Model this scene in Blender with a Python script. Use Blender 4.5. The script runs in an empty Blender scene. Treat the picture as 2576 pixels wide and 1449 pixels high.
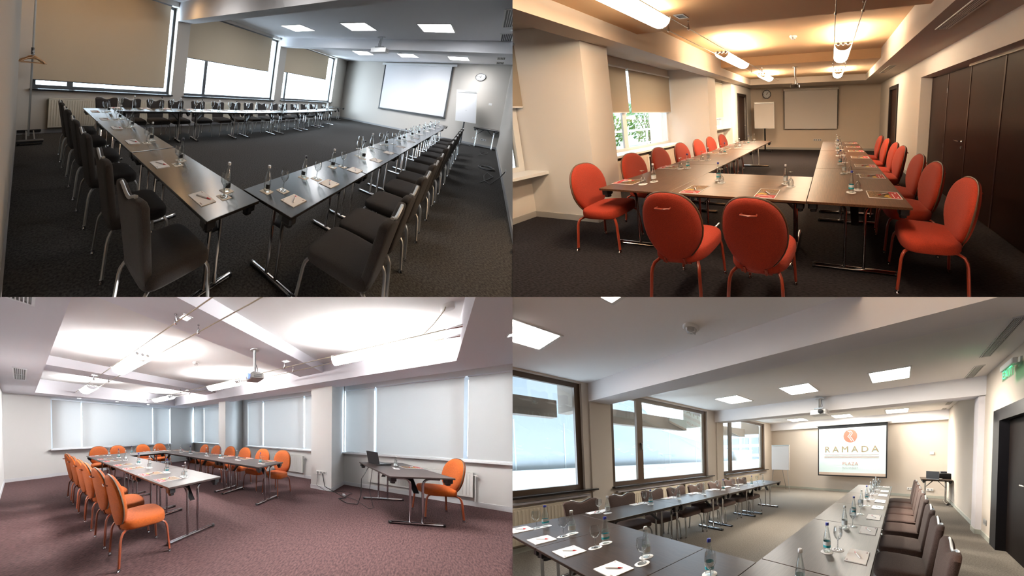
import bpy, bmesh, math, random
import numpy as np
random.seed(7)
PI = math.pi
SC = bpy.context.scene
COL = SC.collection

# ------------------------------------------------------------------ camera, sky, exposure
IMG_W, IMG_H = 2576, 1449
FOC = 950.0                        # focal length in pixels of the one camera
CX, CY = 1289.5, 747.5             # where the optical axis meets the picture: the point where the four rooms meet
cam_d = bpy.data.cameras.new('camera')
cam_d.sensor_fit = 'HORIZONTAL'; cam_d.sensor_width = 36.0
cam_d.lens = 36.0 * FOC / IMG_W
cam_d.shift_x = (IMG_W / 2 - CX) / IMG_W
cam_d.shift_y = (CY - IMG_H / 2) / IMG_W
cam_d.clip_start = 0.02; cam_d.clip_end = 400
cam = bpy.data.objects.new('camera', cam_d); COL.objects.link(cam)
cam.location = (0, 0, 0); cam.rotation_euler = (PI / 2, 0, 0)
SC.camera = cam
SC.view_settings.view_transform = 'Standard'; SC.view_settings.look = 'None'
SC.view_settings.exposure = 0.0; SC.view_settings.gamma = 1.0
SC.view_settings.use_curve_mapping = False
SC.cycles.use_denoising = True
SC.cycles.use_adaptive_sampling = True; SC.cycles.adaptive_threshold = .3; SC.cycles.adaptive_min_samples = 16
SC.cycles.max_bounces = 5; SC.cycles.diffuse_bounces = 3; SC.cycles.glossy_bounces = 2
SC.cycles.transmission_bounces = 2; SC.cycles.transparent_max_bounces = 10
SC.cycles.caustics_reflective = False; SC.cycles.caustics_refractive = False
SC.cycles.sample_clamp_indirect = 6.0
W = bpy.data.worlds.new('world'); SC.world = W; W.use_nodes = True
W.node_tree.nodes['Background'].inputs[0].default_value = (0.72, 0.86, 1.0, 1)
W.node_tree.nodes['Background'].inputs[1].default_value = 8.5
# lamp strengths of the four rooms (emission of the lamps' own surfaces)
LAMP_A, LAMP_B, LAMP_C, LAMP_D = 20.0, 38.0, 52.0, 44.0

# ------------------------------------------------------------------ the four rooms
class Room:
    """A room has its own floor coordinates (metres, z up) and stands in the building by an origin and three floor axes."""
    def __init__(s, key, f, cx, cy, yaw, pitch, roll, pos, sx, sz):
        s.key = key; s.pos = np.array(pos, float); s.sx, s.sz = sx, sz
        c, n = math.cos(yaw), math.sin(yaw)
        fw = np.array([-n, c, 0.]); r = np.array([c, n, 0.]); u = np.array([0, 0, 1.])
        f2 = fw * math.cos(pitch) + u * math.sin(pitch); u2 = np.cross(r, f2)
        r3 = r * math.cos(roll) + u2 * math.sin(roll); u3 = np.cross(r3, f2)
        R = np.array([r3, -u3, f2])
        M = np.array([[1, 0, (cx - CX) / f], [0, 0, FOC / f], [0, -1, -(cy - CY) / f]])
        s.A = M @ R; s.Ai = np.linalg.inv(s.A)
    def w(s, p): return s.A @ (np.array(p, float) - s.pos)
    def inv(s, q): return s.pos + s.Ai @ np.array(q, float)
RA = Room('A', 587.3, 642.09, 245.34, -0.78823, -0.06768, 0.1213, (0.0565, -6.5373, 1.6292), -1, 1)
RB = Room('B', 650.16, 1932.0, 373.5, 0.23915, -0.13865, -0.0183, (2.5752, -2.3284, 1.5677), 1, 1)
RC = Room('C', 517.22, 643.11, 1090.35, -0.85263, -0.01483, -0.00014, (-1.1272, -2.3294, 1.4076), -1, -1)
RD = Room('D', 582.56, 1923.11, 1166.79, 0.53104, -0.04271, -0.00851, (0.1592, -0.3839, 1.5384), 1, -1)
R = RA
def room(r):
    global R; R = r

# ------------------------------------------------------------------ mesh building
class MB:
    def __init__(s, smooth=None): s.v = []; s.f = []; s.smooth = smooth
    def add(s, vs, fs):
        o = len(s.v); s.v += [tuple(map(float, p)) for p in vs]; s.f += [tuple(i + o for i in f) for f in fs]; return s
    def box(s, x0, x1, y0, y1, z0, z1, b=0.0):
        x0, x1 = min(x0, x1), max(x0, x1); y0, y1 = min(y0, y1), max(y0, y1); z0, z1 = min(z0, z1), max(z0, z1)
        if b <= 0:
            return s.add([(x0,y0,z0),(x1,y0,z0),(x1,y1,z0),(x0,y1,z0),(x0,y0,z1),(x1,y0,z1),(x1,y1,z1),(x0,y1,z1)],
                         [(0,3,2,1),(4,5,6,7),(0,1,5,4),(1,2,6,5),(2,3,7,6),(3,0,4,7)])
        b = min(b, (x1-x0)/2.01, (y1-y0)/2.01, (z1-z0)/2.01)
        rings = []
        def rr(z, i):
            a = b
            return [(x0+i+a,y0+i,z),(x1-i-a,y0+i,z),(x1-i,y0+i+a,z),(x1-i,y1-i-a,z),(x1-i-a,y1-i,z),(x0+i+a,y1-i,z),(x0+i,y1-i-a,z),(x0+i,y0+i+a,z)]
        return s.rings([rr(z0, b*.6), rr(z0+b*.6, 0), rr(z1-b*.6, 0), rr(z1, b*.6)])
    def rings(s, rs, cap=True, close=True):
        n = len(rs[0]); o = []
        vs = [p for r in rs for p in r]; fs = []
        for k in range(len(rs)-1):
            for i in range(n if close else n-1):
                j = (i+1) % n
                fs.append((k*n+i, k*n+j, (k+1)*n+j, (k+1)*n+i))
        if cap:
            fs.append(tuple(range(n-1, -1, -1))); fs.append(tuple((len(rs)-1)*n+i for i in range(n)))
        return s.add(vs, fs)
    def prism(s, poly, z0, z1):
        """poly in xy (counter-clockwise), extruded z0..z1"""
        return s.rings([[(x, y, z0) for x, y in poly], [(x, y, z1) for x, y in poly]])
    def lathe(s, prof, n=16, c=(0,0,0), cap=True):
        rs = [[(c[0]+r*math.cos(2*PI*i/n), c[1]+r*math.sin(2*PI*i/n), c[2]+z) for i in range(n)] for r, z in prof]
        return s.rings(rs, cap)
    def tube(s, path, r, n=8, cap=True, sq=False):
        P = [np.array(p, float) for p in path]; rs = []
        t0 = P[1]-P[0]; t0 /= np.linalg.norm(t0)
        up = np.array([0,0,1.]) if abs(t0[2]) < .9 else np.array([1.,0,0])
        nrm = np.cross(t0, up); nrm /= np.linalg.norm(nrm)
        for i, p in enumerate(P):
            a = P[i]-P[i-1] if i else P[1]-P[0]; b = P[i+1]-P[i] if i < len(P)-1 else a
            t = a/np.linalg.norm(a)+b/np.linalg.norm(b); t /= np.linalg.norm(t)
            nrm = nrm - t*np.dot(nrm, t); nrm /= np.linalg.norm(nrm); bi = np.cross(t, nrm)
            rad = r[i] if isinstance(r, (list, tuple)) else r
            rs.append([tuple(p+rad*(math.cos(2*PI*k/n)*nrm+math.sin(2*PI*k/n)*bi)) for k in range(n)])
        return s.rings(rs, cap)
    def bar(s, a, b, r, n=8): return s.tube([a, b], r, n)
    def disc(s, c, axis, r, h, n=20):
        """a short cylinder centred at c along axis 'x','y','z'"""
        rs = []
        for t in (-h/2, h/2):
            ring = []
            for i in range(n):
                a, b = r*math.cos(2*PI*i/n), r*math.sin(2*PI*i/n)
                ring.append({'x': (c[0]+t, c[1]+a, c[2]+b), 'y': (c[0]+b, c[1]+t, c[2]+a), 'z': (c[0]+a, c[1]+b, c[2]+t)}[axis])
            rs.append(ring)
        return s.rings(rs)
    def pad(s, outline, layers, fn):
        """loft: outline [(u,v)], layers [(scale, w)], fn(u,v,w)->xyz"""
        cu = sum(p[0] for p in outline)/len(outline); cv = sum(p[1] for p in outline)/len(outline)
        return s.rings([[fn(cu+(u-cu)*k, cv+(v-cv)*k, w) for u, v in outline] for k, w in layers])
    def xf(s, fn): s.v = [tuple(fn(*p)) for p in s.v]; return s

def arc(c, r, a0, a1, n, fn):
    return [fn(c[0]+r*math.cos(math.radians(a0+(a1-a0)*i/n)), c[1]+r*math.sin(math.radians(a0+(a1-a0)*i/n))) for i in range(n+1)]

MESHES = {}; KEEP = []
def make_mesh(mb, mat, rot, scale, base, name):
    """room-shaped mesh data for a part (shared between alike copies); cut where the room ends at its neighbour"""
    key = (id(mb), R.key, round(rot, 4), tuple(np.round(scale, 4)), mat.name)
    v = np.array(mb.v); c, s_ = math.cos(rot), math.sin(rot)
    vs = v * np.array(scale)
    vr = np.stack([vs[:,0]*c-vs[:,1]*s_, vs[:,0]*s_+vs[:,1]*c, vs[:,2]], 1)
    loc = vr @ R.A.T
    wv = loc + base
    E_ = 1e-6
    okx = wv[:,0]*R.sx >= -E_; okz = wv[:,2]*R.sz >= -E_
    if not okx.any() or not okz.any(): return None
    cut = not (okx.all() and okz.all())
    if not cut and key in MESHES: return MESHES[key]
    me = bpy.data.meshes.new(name)
    me.from_pydata(loc.tolist(), [], mb.f)
    at = me.attributes.new('rc', 'FLOAT_VECTOR', 'POINT'); at.data.foreach_set('vector', vs.astype(np.float32).ravel())
    bm = bmesh.new(); bm.from_mesh(me)
    bmesh.ops.recalc_face_normals(bm, faces=bm.faces)
    if cut:
        for co, no in (((-base[0], 0, 0), (-R.sx, 0, 0)), ((0, 0, -base[2]), (0, 0, -R.sz))):
            if not bm.verts: break
            g = bm.verts[:]+bm.edges[:]+bm.faces[:]
            res = bmesh.ops.bisect_plane(bm, geom=g, dist=1e-6, plane_co=co, plane_no=no, clear_outer=True)
            ed = [e for e in res['geom_cut'] if isinstance(e, bmesh.types.BMEdge) and e.is_valid and e.is_boundary]
            if ed:
                try: bmesh.ops.holes_fill(bm, edges=ed, sides=0)
                except Exception: pass
        if not bm.faces:
            bm.free(); bpy.data.meshes.remove(me); return None
    bm.to_mesh(me); bm.free()
    if mb.smooth:
        me.polygons.foreach_set('use_smooth', [True]*len(me.polygons))
        me.set_sharp_from_angle(angle=math.radians(mb.smooth))
    me.materials.append(mat)
    if not cut: MESHES[key] = me; KEEP.append(mb)
    return me

def tag(o, label=None, cat=None, group=None, kind=None):
    if label: o['label'] = label
    if cat: o['category'] = cat
    if group: o['group'] = group
    if kind: o['kind'] = kind
    return o
class Th: pass
def thing(name, label, cat, loc=(0,0,0), rot=0.0, group=None, scale=1.0, kind=None):
    t = Th(); t.o = bpy.data.objects.new(name, None); COL.objects.link(t.o)
    t.base = R.w(loc); t.o.location = t.base; t.rot = rot; t.scale = (scale,)*3 if not isinstance(scale, (tuple, list)) else tuple(scale)
    t.o.empty_display_size = .05
    tag(t.o, label, cat, group, kind); return t
def part(t, name, mb, mat, under=None, label=None, kind=None):
    me = make_mesh(mb, mat, t.rot, t.scale, t.base, name)
    if me is None: return None
    o = bpy.data.objects.new(name, me); COL.objects.link(o); o.parent = under if under is not None else t.o
    tag(o, label, None, None, kind); return o
def solo(name, mb, mat, label, cat, loc=(0,0,0), rot=0.0, group=None, scale=1.0, kind=None):
    base = R.w(loc); sc = (scale,)*3 if not isinstance(scale, (tuple, list)) else tuple(scale)
    me = make_mesh(mb, mat, rot, sc, base, name)
    if me is None: return None
    o = bpy.data.objects.new(name, me); COL.objects.link(o); o.location = base
    return tag(o, label, cat, group, kind)
def struct(name, mb, mat, label):
    return solo(name, mb, mat, label, None, kind='structure')
def place(proto, name, label, cat, loc, rot=0.0, group=None, scale=1.0):
    """a copy of a prototype: [(part name, mesh, material, parent index, label)]"""
    t = thing(name, label, cat, loc, rot, group, scale); made = []
    for nm, mb, mat, par, lb in proto:
        up = made[par] if par is not None and made[par] is not None else None
        made.append(part(t, nm, mb, mat, up, lb))
    return t

# ------------------------------------------------------------------ materials
MATS = {}
def mat(name, col, rough=.6, metal=0., bump=0., bscale=60., var=0., vscale=8., stretch=(1,1,1), spec=.5, sheen=0., coat=0., col2=None, contrast=1.0, transl=0.):
    if name in MATS: return MATS[name]
    m = bpy.data.materials.new(name); m.use_nodes = True; nt = m.node_tree; N = nt.nodes; L = nt.links
    b = N['Principled BSDF']; c4 = (*col, 1)
    b.inputs['Base Color'].default_value = c4; b.inputs['Roughness'].default_value = rough; b.inputs['Metallic'].default_value = metal
    b.inputs['Specular IOR Level'].default_value = spec
    if sheen: b.inputs['Sheen Weight'].default_value = sheen
    if coat: b.inputs['Coat Weight'].default_value = coat; b.inputs['Coat Roughness'].default_value = .12
    at = mp = None
    if bump or var:
        at = N.new('ShaderNodeAttribute'); at.attribute_name = 'rc'
        mp = N.new('ShaderNodeMapping'); mp.inputs['Scale'].default_value = stretch; L.new(at.outputs['Vector'], mp.inputs['Vector'])
    if var:
        n = N.new('ShaderNodeTexNoise'); n.inputs['Scale'].default_value = vscale; n.inputs['Detail'].default_value = 4
        L.new(mp.outputs[0], n.inputs['Vector'])
        r = N.new('ShaderNodeValToRGB'); d = .5*var
        r.color_ramp.elements[0].position = .5-.22/contrast; r.color_ramp.elements[1].position = .5+.22/contrast
        c2 = col2 if col2 else tuple(x*(1+var) for x in col)
        r.color_ramp.elements[0].color = (*[x*(1-var) for x in col], 1) if not col2 else c4
        r.color_ramp.elements[1].color = (*c2, 1)
        L.new(n.outputs['Fac'], r.inputs['Fac']); L.new(r.outputs['Color'], b.inputs['Base Color'])
    if bump:
        n2 = N.new('ShaderNodeTexNoise'); n2.inputs['Scale'].default_value = bscale; n2.inputs['Detail'].default_value = 3
        L.new(mp.outputs[0], n2.inputs['Vector'])
        bp = N.new('ShaderNodeBump'); bp.inputs['Strength'].default_value = bump; bp.inputs['Distance'].default_value = .01
        L.new(n2.outputs['Fac'], bp.inputs['Height']); L.new(bp.outputs['Normal'], b.inputs['Normal'])
    if transl:
        tr = N.new('ShaderNodeBsdfTranslucent'); tr.inputs['Color'].default_value = c4
        mx = N.new('ShaderNodeMixShader'); mx.inputs[0].default_value = transl
        L.new(b.outputs[0], mx.inputs[1]); L.new(tr.outputs[0], mx.inputs[2]); L.new(mx.outputs[0], N['Material Output'].inputs['Surface'])
    MATS[name] = m; return m
def emit(name, col, strength):
    if name in MATS: return MATS[name]
    m = bpy.data.materials.new(name); m.use_nodes = True; N = m.node_tree.nodes
    b = N['Principled BSDF']; b.inputs['Base Color'].default_value = (*[min(1, x) for x in col], 1); b.inputs['Roughness'].default_value = .5
    b.inputs['Emission Color'].default_value = (*col, 1); b.inputs['Emission Strength'].default_value = strength
    if strength < 2: m.cycles.emission_sampling = 'NONE'
    MATS[name] = m; return m
def glass(name, tint=(.97,.985,.98), edge=(.55,.6,.6), refl=1.0, ior=1.35):
    """clear thin glass: sees through, darkens and mirrors towards its edges"""
    if name in MATS: return MATS[name]
    m = bpy.data.materials.new(name); m.use_nodes = True; nt = m.node_tree; N = nt.nodes; L = nt.links
    N.remove(N['Principled BSDF'])
    t = N.new('ShaderNodeBsdfTransparent'); g = N.new('ShaderNodeBsdfGlossy'); g.inputs['Roughness'].default_value = .03
    g.inputs['Color'].default_value = (refl, refl, refl, 1)
    lw = N.new('ShaderNodeLayerWeight'); lw.inputs['Blend'].default_value = .35
    mc = N.new('ShaderNodeMix'); mc.data_type = 'RGBA'; mc.inputs[6].default_value = (*tint, 1); mc.inputs[7].default_value = (*edge, 1)
    L.new(lw.outputs['Facing'], mc.inputs[0]); L.new(mc.outputs[2], t.inputs['Color'])
    l2 = N.new('ShaderNodeLayerWeight'); l2.inputs['Blend'].default_value = .5
    pw = N.new('ShaderNodeMath'); pw.operation = 'POWER'; pw.inputs[1].default_value = 4.0; L.new(l2.outputs['Facing'], pw.inputs[0])
    fr = N.new('ShaderNodeMath'); fr.operation = 'MULTIPLY_ADD'; fr.inputs[1].default_value = .7; fr.inputs[2].default_value = ior-1.3+.03; L.new(pw.outputs[0], fr.inputs[0])
    mx = N.new('ShaderNodeMixShader'); L.new(fr.outputs[0], mx.inputs[0]); L.new(t.outputs[0], mx.inputs[1]); L.new(g.outputs[0], mx.inputs[2])
    L.new(mx.outputs[0], N['Material Output'].inputs['Surface'])
    MATS[name] = m; return m
def carpet(name, c1, c2, stretch, scale, bump=.4, contrast=1.4):
    return mat(name, c1, .95, var=.3, vscale=scale, stretch=stretch, bump=bump, bscale=scale*1.3, col2=c2, contrast=contrast, spec=.15)

chrome = mat('chrome', (.62,.62,.64), .14, 1.)
steel = mat('brushed_steel', (.5,.5,.5), .32, 1.)
silver = mat('silver_paint', (.42,.42,.41), .35, .7)
black = mat('black_plastic', (.012,.012,.014), .45)
white = mat('white_plastic', (.8,.8,.79), .4)
paper = mat('white_paper', (.88,.86,.85), .85)
redp = mat('red_print', (.42,.01,.015), .6)
screenw = mat('screen_cloth', (.8,.8,.82), .9)
bglass = glass('bottle_glass', (.97,.985,.98), (.66,.73,.73))
wglass = glass('wine_glass', (.97,.98,.98), (.48,.52,.53), 1.0, 1.34)
pane = glass('window_pane', (.97,.98,.98), (.9,.93,.93), 1.0, 1.3)
capb = mat('blue_cap', (.02,.03,.3), .35)
capw = mat('silver_cap', (.75,.76,.78), .35, .3)
capd = mat('dark_cap', (.01,.012,.03), .35)
labelw = mat('white_label', (.75,.8,.82), .6)
labelt = mat('teal_label', (.03,.42,.5), .6)
labeld = mat('dark_label', (.012,.014,.016), .6)
coastm = mat('coaster_card', (.78,.72,.64), .85)
cable_m = mat('black_cable', (.01,.01,.01), .5)

# ------------------------------------------------------------------ prototypes
def sup(a, b, n, k=28, taper=0.0):
    """super-ellipse outline with optional narrowing towards -v"""
    o = []
    for i in range(k):
        t = 2*PI*i/k; cu, sv = math.cos(t), math.sin(t)
        u = a*math.copysign(abs(cu)**(2/n), cu); v = b*math.copysign(abs(sv)**(2/n), sv)
        o.append((u*(1+taper*v/b), v))
    return o
def leg_mesh(sx, sy, top=.385, r=.0135, spread=(.215,.26)):
    fx, fy = sx*spread[0], sy*spread[1]
    P = [(sx*.11, sy*.10, top), (sx*.165, sy*.185, top-.003), (sx*.185, sy*.215, top-.018), (sx*.195, sy*.232, top-.05), (sx*.2, sy*.24, top-.09), (fx, fy, .018)]
    return MB(50).tube(P, r, 8)
def foot_mesh(sx, sy, spread=(.215,.26)):
    return MB(50).lathe([(.012,0),(.019,0),(.02,.008),(.014,.02),(.015,.034)], 10, (sx*spread[0], sy*spread[1], 0))
def chair_round(fab, metal, pipe, key):
    P = []
    seat = sup(.235, .235, 3.4, 30, .09)
    lay = [(.86,.385),(.97,.39),(1.0,.405),(1.0,.45),(.985,.468),(.94,.482),(.8,.492),(.5,.497),(.2,.498)]
    P.append(('seat', MB(55).pad(seat, lay, lambda u,v,w: (u, v+.01, w+ (0.012 if w>.45 else 0)*math.cos(u*6)*(1 if v>-.1 else .6))), fab, None, None))
    out = []
    for i in range(34):
        t = 2*PI*i/34; cu, sv = math.cos(t), math.sin(t)
        hw = .235 if sv > 0 else .235-.075*(-sv)**1.5
        v = .305*math.copysign(abs(sv)**.86, sv); u = hw*math.copysign(abs(cu)**.82, cu)
        out.append((u, v+.305))
    def bk(u, v, w): return (u, -.2-.15*v+.55*u*u+w-.03*(v-.3)**2, .395+v*.945)
    lay = [(.3,.058),(.6,.056),(.85,.045),(.96,.03),(1.0,.012),(1.0,-.012),(.96,-.03),(.85,-.04),(.6,-.046),(.3,-.048)]
    P.append(('backrest', MB(60).pad(out, lay, bk), fab, None, None))
    cv = .305
    ring = [bk(u*1.012, cv+(v-cv)*1.012, -.004) for u, v in out]
    P.append(('piping', MB(60).tube(ring+[ring[0]], .0075, 6, False), pipe, 1, 'brown piping'))
    h = MB(60)
    hp = [bk(u, .5, -w) for u, w in ((-.05,.045),(-.055,.072),(0,.076),(.055,.072),(.05,.045))]
    h.tube(hp, .0065, 6)
    P.append(('carry_handle', h, metal, 1, None))
    for sx in (-1,1):
        for sy in (-1,1):
            P.append(('leg', leg_mesh(sx, sy), metal, None, None)); P.append(('foot_cap', foot_mesh(sx, sy), chrome, len(P)-1, None))
    P.append(('seat_frame', MB().box(-.12,.12,-.205,.11,.372,.39,.004), metal, None, None))
    P.append(('back_bracket', MB(50).tube([(-.08,-.12,.383),(-.08,-.215,.385),(-.078,-.235,.44)], .012, 6).tube([(.08,-.12,.383),(.08,-.215,.385),(.078,-.235,.44)], .012, 6), metal, None, None))
    return P
def chair_square(fab, metal, trim):
    P = []
    seat = sup(.23, .235, 6, 32, .06)
    lay = [(.88,.375),(.97,.38),(1.0,.395),(1.0,.445),(.985,.462),(.95,.472),(.8,.48),(.4,.483)]
    P.append(('seat', MB(50).pad(seat, lay, lambda u,v,w: (u, v, w - (.02*(v/.235)**2 if v>.1 and w>.44 else 0))), fab, None, None))
    pts = []
    hw0, hw1 = .185, .222
    for i in range(9): pts.append((-hw0+2*hw0*i/8, 0.0 if 0<i<8 else .012))
    for i in range(1, 8): pts.append((hw0+(hw1-hw0)*i/8, .53*i/8))
    for i in range(17):
        t = i/16; u = hw1*(1-2*t); a = abs(u)/hw1
        v = .535-.048*(0.5+0.5*math.cos(PI*min(1, a/.62))) - (.03*((a-.86)/.14)**2 if a > .86 else 0)
        pts.append((u, v))
    for i in range(7, 0, -1): pts.append((-hw0-(hw1-hw0)*i/8, .53*i/8))
    def bk(u, v, w): return (u, -.205-.16*v+.35*u*u+w-.05*max(0,v-.3)**2, .395+v*.985)
    lay = [(.8,.03),(.94,.027),(.985,.018),(1.0,.006),(1.0,-.012),(.985,-.022),(.94,-.027),(.8,-.03)]
    P.append(('backrest', MB(50).pad(pts, lay, bk), fab, None, None))
    dip = [bk(u, .537-.048*(0.5+0.5*math.cos(PI*min(1, abs(u)/hw1/.62)))+.004, -.004) for u in np.linspace(-.13,.13,11)]
    P.append(('handle_trim', MB(60).tube(dip, .011, 8), trim, 1, 'silver grip along the top edge'))
    for sx in (-1,1):
        for sy in (-1,1):
            P.append(('leg', leg_mesh(sx, sy, .375, .013), metal, None, None)); P.append(('foot_cap', foot_mesh(sx, sy), chrome, len(P)-1, None))
    P.append(('seat_frame', MB().box(-.12,.12,-.2,.11,.362,.38,.004), metal, None, None))
    return P
def table(l, w, wood, edge, legx=.13):
    """folding table, long side along x"""
    P = [('tabletop', MB().box(-l/2+.001,l/2-.001,-w/2,w/2,.716,.74,.004), wood, None, None),
         ('apron', MB().box(-l/2+.05,l/2-.05,-w/2+.05,-w/2+.075,.69,.716).box(-l/2+.05,l/2-.05,w/2-.075,w/2-.05,.69,.716), black, None, None)]
    fw = w*.43
    for sx in (-1,1):
        x = sx*(l/2-legx); i0 = len(P)
        P.append(('foot_bar', MB(50).bar((x,-fw,.022),(x,fw,.022),.021,10), chrome, None, None))
        for sy in (-1,1):
            y = sy*w*.1; y2 = sy*w*.36
            pth = [(x,y,.03),(x,y,.6)]+[(x, y+sy*.09*(1-math.cos(a)), .6+.09*math.sin(a)) for a in (PI/8,PI/4,3*PI/8,PI/2)]+[(x,y2,.69)]
            P.append(('leg', MB(50).tube(pth, .0155, 8), chrome, None, None))
            P.append(('corner_bracket', MB().box(sx*(l/2-.02),sx*(l/2-.1),sy*(w/2-.012),sy*(w/2-.1),.655,.716,.012).box(sx*(l/2-.035),sx*(l/2-.085),sy*(w/2-.03),sy*(w/2-.09),.625,.66,.01), black, None, None))
            P.append(('glide', MB(50).disc((x, sy*fw, .02), 'y', .0225, .03, 10), black, i0, None))
        P.append(('folding_strut', MB().add([(x,-.035,.47),(x,.035,.47),(x-sx*.012,.035,.47),(x-sx*.012,-.035,.47),(x-sx*.22,-.045,.716),(x-sx*.22,.045,.716),(x-sx*.25,.045,.716),(x-sx*.25,-.045,.716)],
                  [(0,1,2,3),(4,7,6,5),(0,4,5,1),(1,5,6,2),(2,6,7,3),(3,7,4,0)]), black, None, None))
    return P
def label_patch(r, z0, z1, deg):
    n = 9; mb = MB(60); vs = []
    for i in range(n):
        a = math.radians(-90-deg/2+deg*i/(n-1)); vs += [(r*math.cos(a),r*math.sin(a),z0),(r*math.cos(a),r*math.sin(a),z1)]
    return mb.add(vs, [(2*i,2*i+2,2*i+3,2*i+1) for i in range(n-1)])
def bottle(cap, lab, key):
    g = MB(60).lathe([(.003,.002),(.027,0),(.0305,.008),(.031,.05),(.031,.1),(.0285,.13),(.0225,.16),(.016,.19),(.0125,.21),(.012,.232),(.0135,.236),(.0135,.244)], 18)
    c = MB(60).lathe([(.0142,.228),(.0146,.232),(.0142,.249),(.012,.252)], 14)
    l = label_patch(.0315, .035, .078, 100) if lab is labeld else MB(60).lathe([(.0314,.042),(.0314,.09)], 18, cap=False)
    P = [('glass_body', g, bglass, None, None), ('cap', c, cap, None, None), ('label', l, lab, 0, None)]
    if lab is labelt: P.append(('label_band', MB(60).lathe([(.0317,.062),(.0317,.092)], 18, cap=False), labelw, 0, None))
    return P
GOB = [(.0305,0),(.031,.003),(.012,.007),(.0055,.014),(.0045,.03),(.0045,.072),(.008,.083),(.022,.096),(.0335,.118),(.037,.142),(.0355,.165),(.031,.19)]
def goblet(inv=False):
    prof = [(r, .19-z) for r, z in GOB][::-1] if inv else GOB
    bowl = MB(60).lathe([p for p in (prof[:6] if inv else prof[6:])], 18, cap=False)
    stem = MB(60).lathe([p for p in (prof[5:8] if inv else prof[3:7])], 10, cap=False)
    foot = MB(60).lathe([p for p in (prof[7:] if inv else prof[:4])], 18, cap=True)
    return [('bowl', bowl, wglass, None, None), ('stem', stem, wglass, None, None), ('foot', foot, wglass, None, None)]
coaster_sq = MB().box(-.05,.05,-.05,.05,0,.003,.002)
coaster_rd = MB(40).lathe([(.05,0),(.053,.0015),(.05,.003)], 14)
def pen(tip, body):
    return [('barrel', MB(60).tube([(-.062,0,.0065),(.045,0,.0065)], .0055, 8), body, None, None), ('tip', MB(60).tube([(.036,0,.0065),(.05,0,.0065)], .0062, 8).tube([(.05,0,.0065),(.072,0,.0065)], [.005,.002], 8), tip, None, None)]
def notepad(sx, sy):
    return [('sheets', MB().box(-sx/2,sx/2,-sy/2,sy/2,0,.006), paper, None, None), ('corner_print', MB().box(sx/2-.045,sx/2-.015,-sy/2+.012,-sy/2+.02,.0055,.0064).box(-sx/2+.012,-sx/2+.03,sy/2-.02,sy/2-.013,.0055,.0064), mat('grey_print', (.35,.25,.25), .8), 0, None)]
def brochure(sx=.22, sy=.30):
    """sitter on the -y side; red band there"""
    P = [('page', MB().box(-sx/2,sx/2,-sy/2,sy/2,0,.003), paper, None, None)]
    a, b = sx/2-.008, sy/2-.008
    P.append(('photo_print', MB().box(-a,a,-b+.085,b,.0028,.0034), mat('dark_food_print', (.03,.02,.012), .45, var=.8, vscale=30, col2=(.09,.045,.014)), 0, None))
    P.append(('straw_print', MB().add([(-a,b,.0036),(-a,b-.07,.0036),(-.01,b-.15,.0036),(a,b-.12,.0036),(a,b,.0036)], [(0,1,2,3,4)]), mat('straw_print', (.17,.085,.026), .6, var=.8, vscale=110, contrast=2), 0, None))
    P.append(('fruit_print', MB(40).disc((-a*.55,-b+.12,.0037),'z',.026,.0006,12).disc((-a*.15,-b+.11,.0036),'z',.02,.0006,12).disc((-a*.75,-b+.1,.0035),'z',.018,.0006,12), mat('lemon_print', (.55,.33,.03), .6), 0, None))
    P.append(('red_band', MB().box(-a,a,-b,-b+.085,.0028,.0036), redp, 0, None))
    P.append(('small_lettering', MB().box(-a+.02,-a+.05,-b+.02,-b+.028,.0035,.0039).box(a-.06,a-.025,-b+.02,-b+.028,.0035,.0039).box(-a+.02,a-.06,-b+.055,-b+.062,.0035,.0039), paper, 0, None))
    return P
ORD = ['first','second','third','fourth','fifth','sixth','seventh','eighth','ninth','tenth','eleventh','twelfth','thirteenth','fourteenth','fifteenth','sixteenth','seventeenth']

# ------------------------------------------------------------------ fixtures used in more than one room
def base_run(name, label, pts, m, h=.09, t=.015):
    """skirting along a polyline of floor points (room on the left of the walking direction)"""
    mb = MB()
    for (x0,y0),(x1,y1) in zip(pts, pts[1:]):
        d = math.hypot(x1-x0, y1-y0); nx, ny = -(y1-y0)/d*t, (x1-x0)/d*t
        mb.prism([(x0,y0),(x1,y1),(x1+nx,y1+ny),(x0+nx,y0+ny)], 0, h)
    return struct(name, mb, m, label)
def ceiling_panel(label, quad, z, m, fm, group):
    """square lamp let into the ceiling; quad = four ceiling points in order"""
    cx = sum(p[0] for p in quad)/4; cy = sum(p[1] for p in quad)/4
    q = [(x-cx, y-cy) for x, y in quad]
    a = sum(q[i][0]*q[(i+1)%4][1]-q[(i+1)%4][0]*q[i][1] for i in range(4))
    if a < 0: q = q[::-1]
    t = thing('ceiling_light', label, 'ceiling light', (cx, cy, z), 0, group)
    k = .93
    fr = MB()
    for i in range(4):
        j = (i+1) % 4
        fr.prism([q[i], q[j], (q[j][0]*k, q[j][1]*k), (q[i][0]*k, q[i][1]*k)], -.012, -.0005)
    part(t, 'frame', fr, fm); part(t, 'diffuser', MB().prism([(x*k, y*k) for x, y in q], -.008, -.001), m)
    return t
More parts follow.
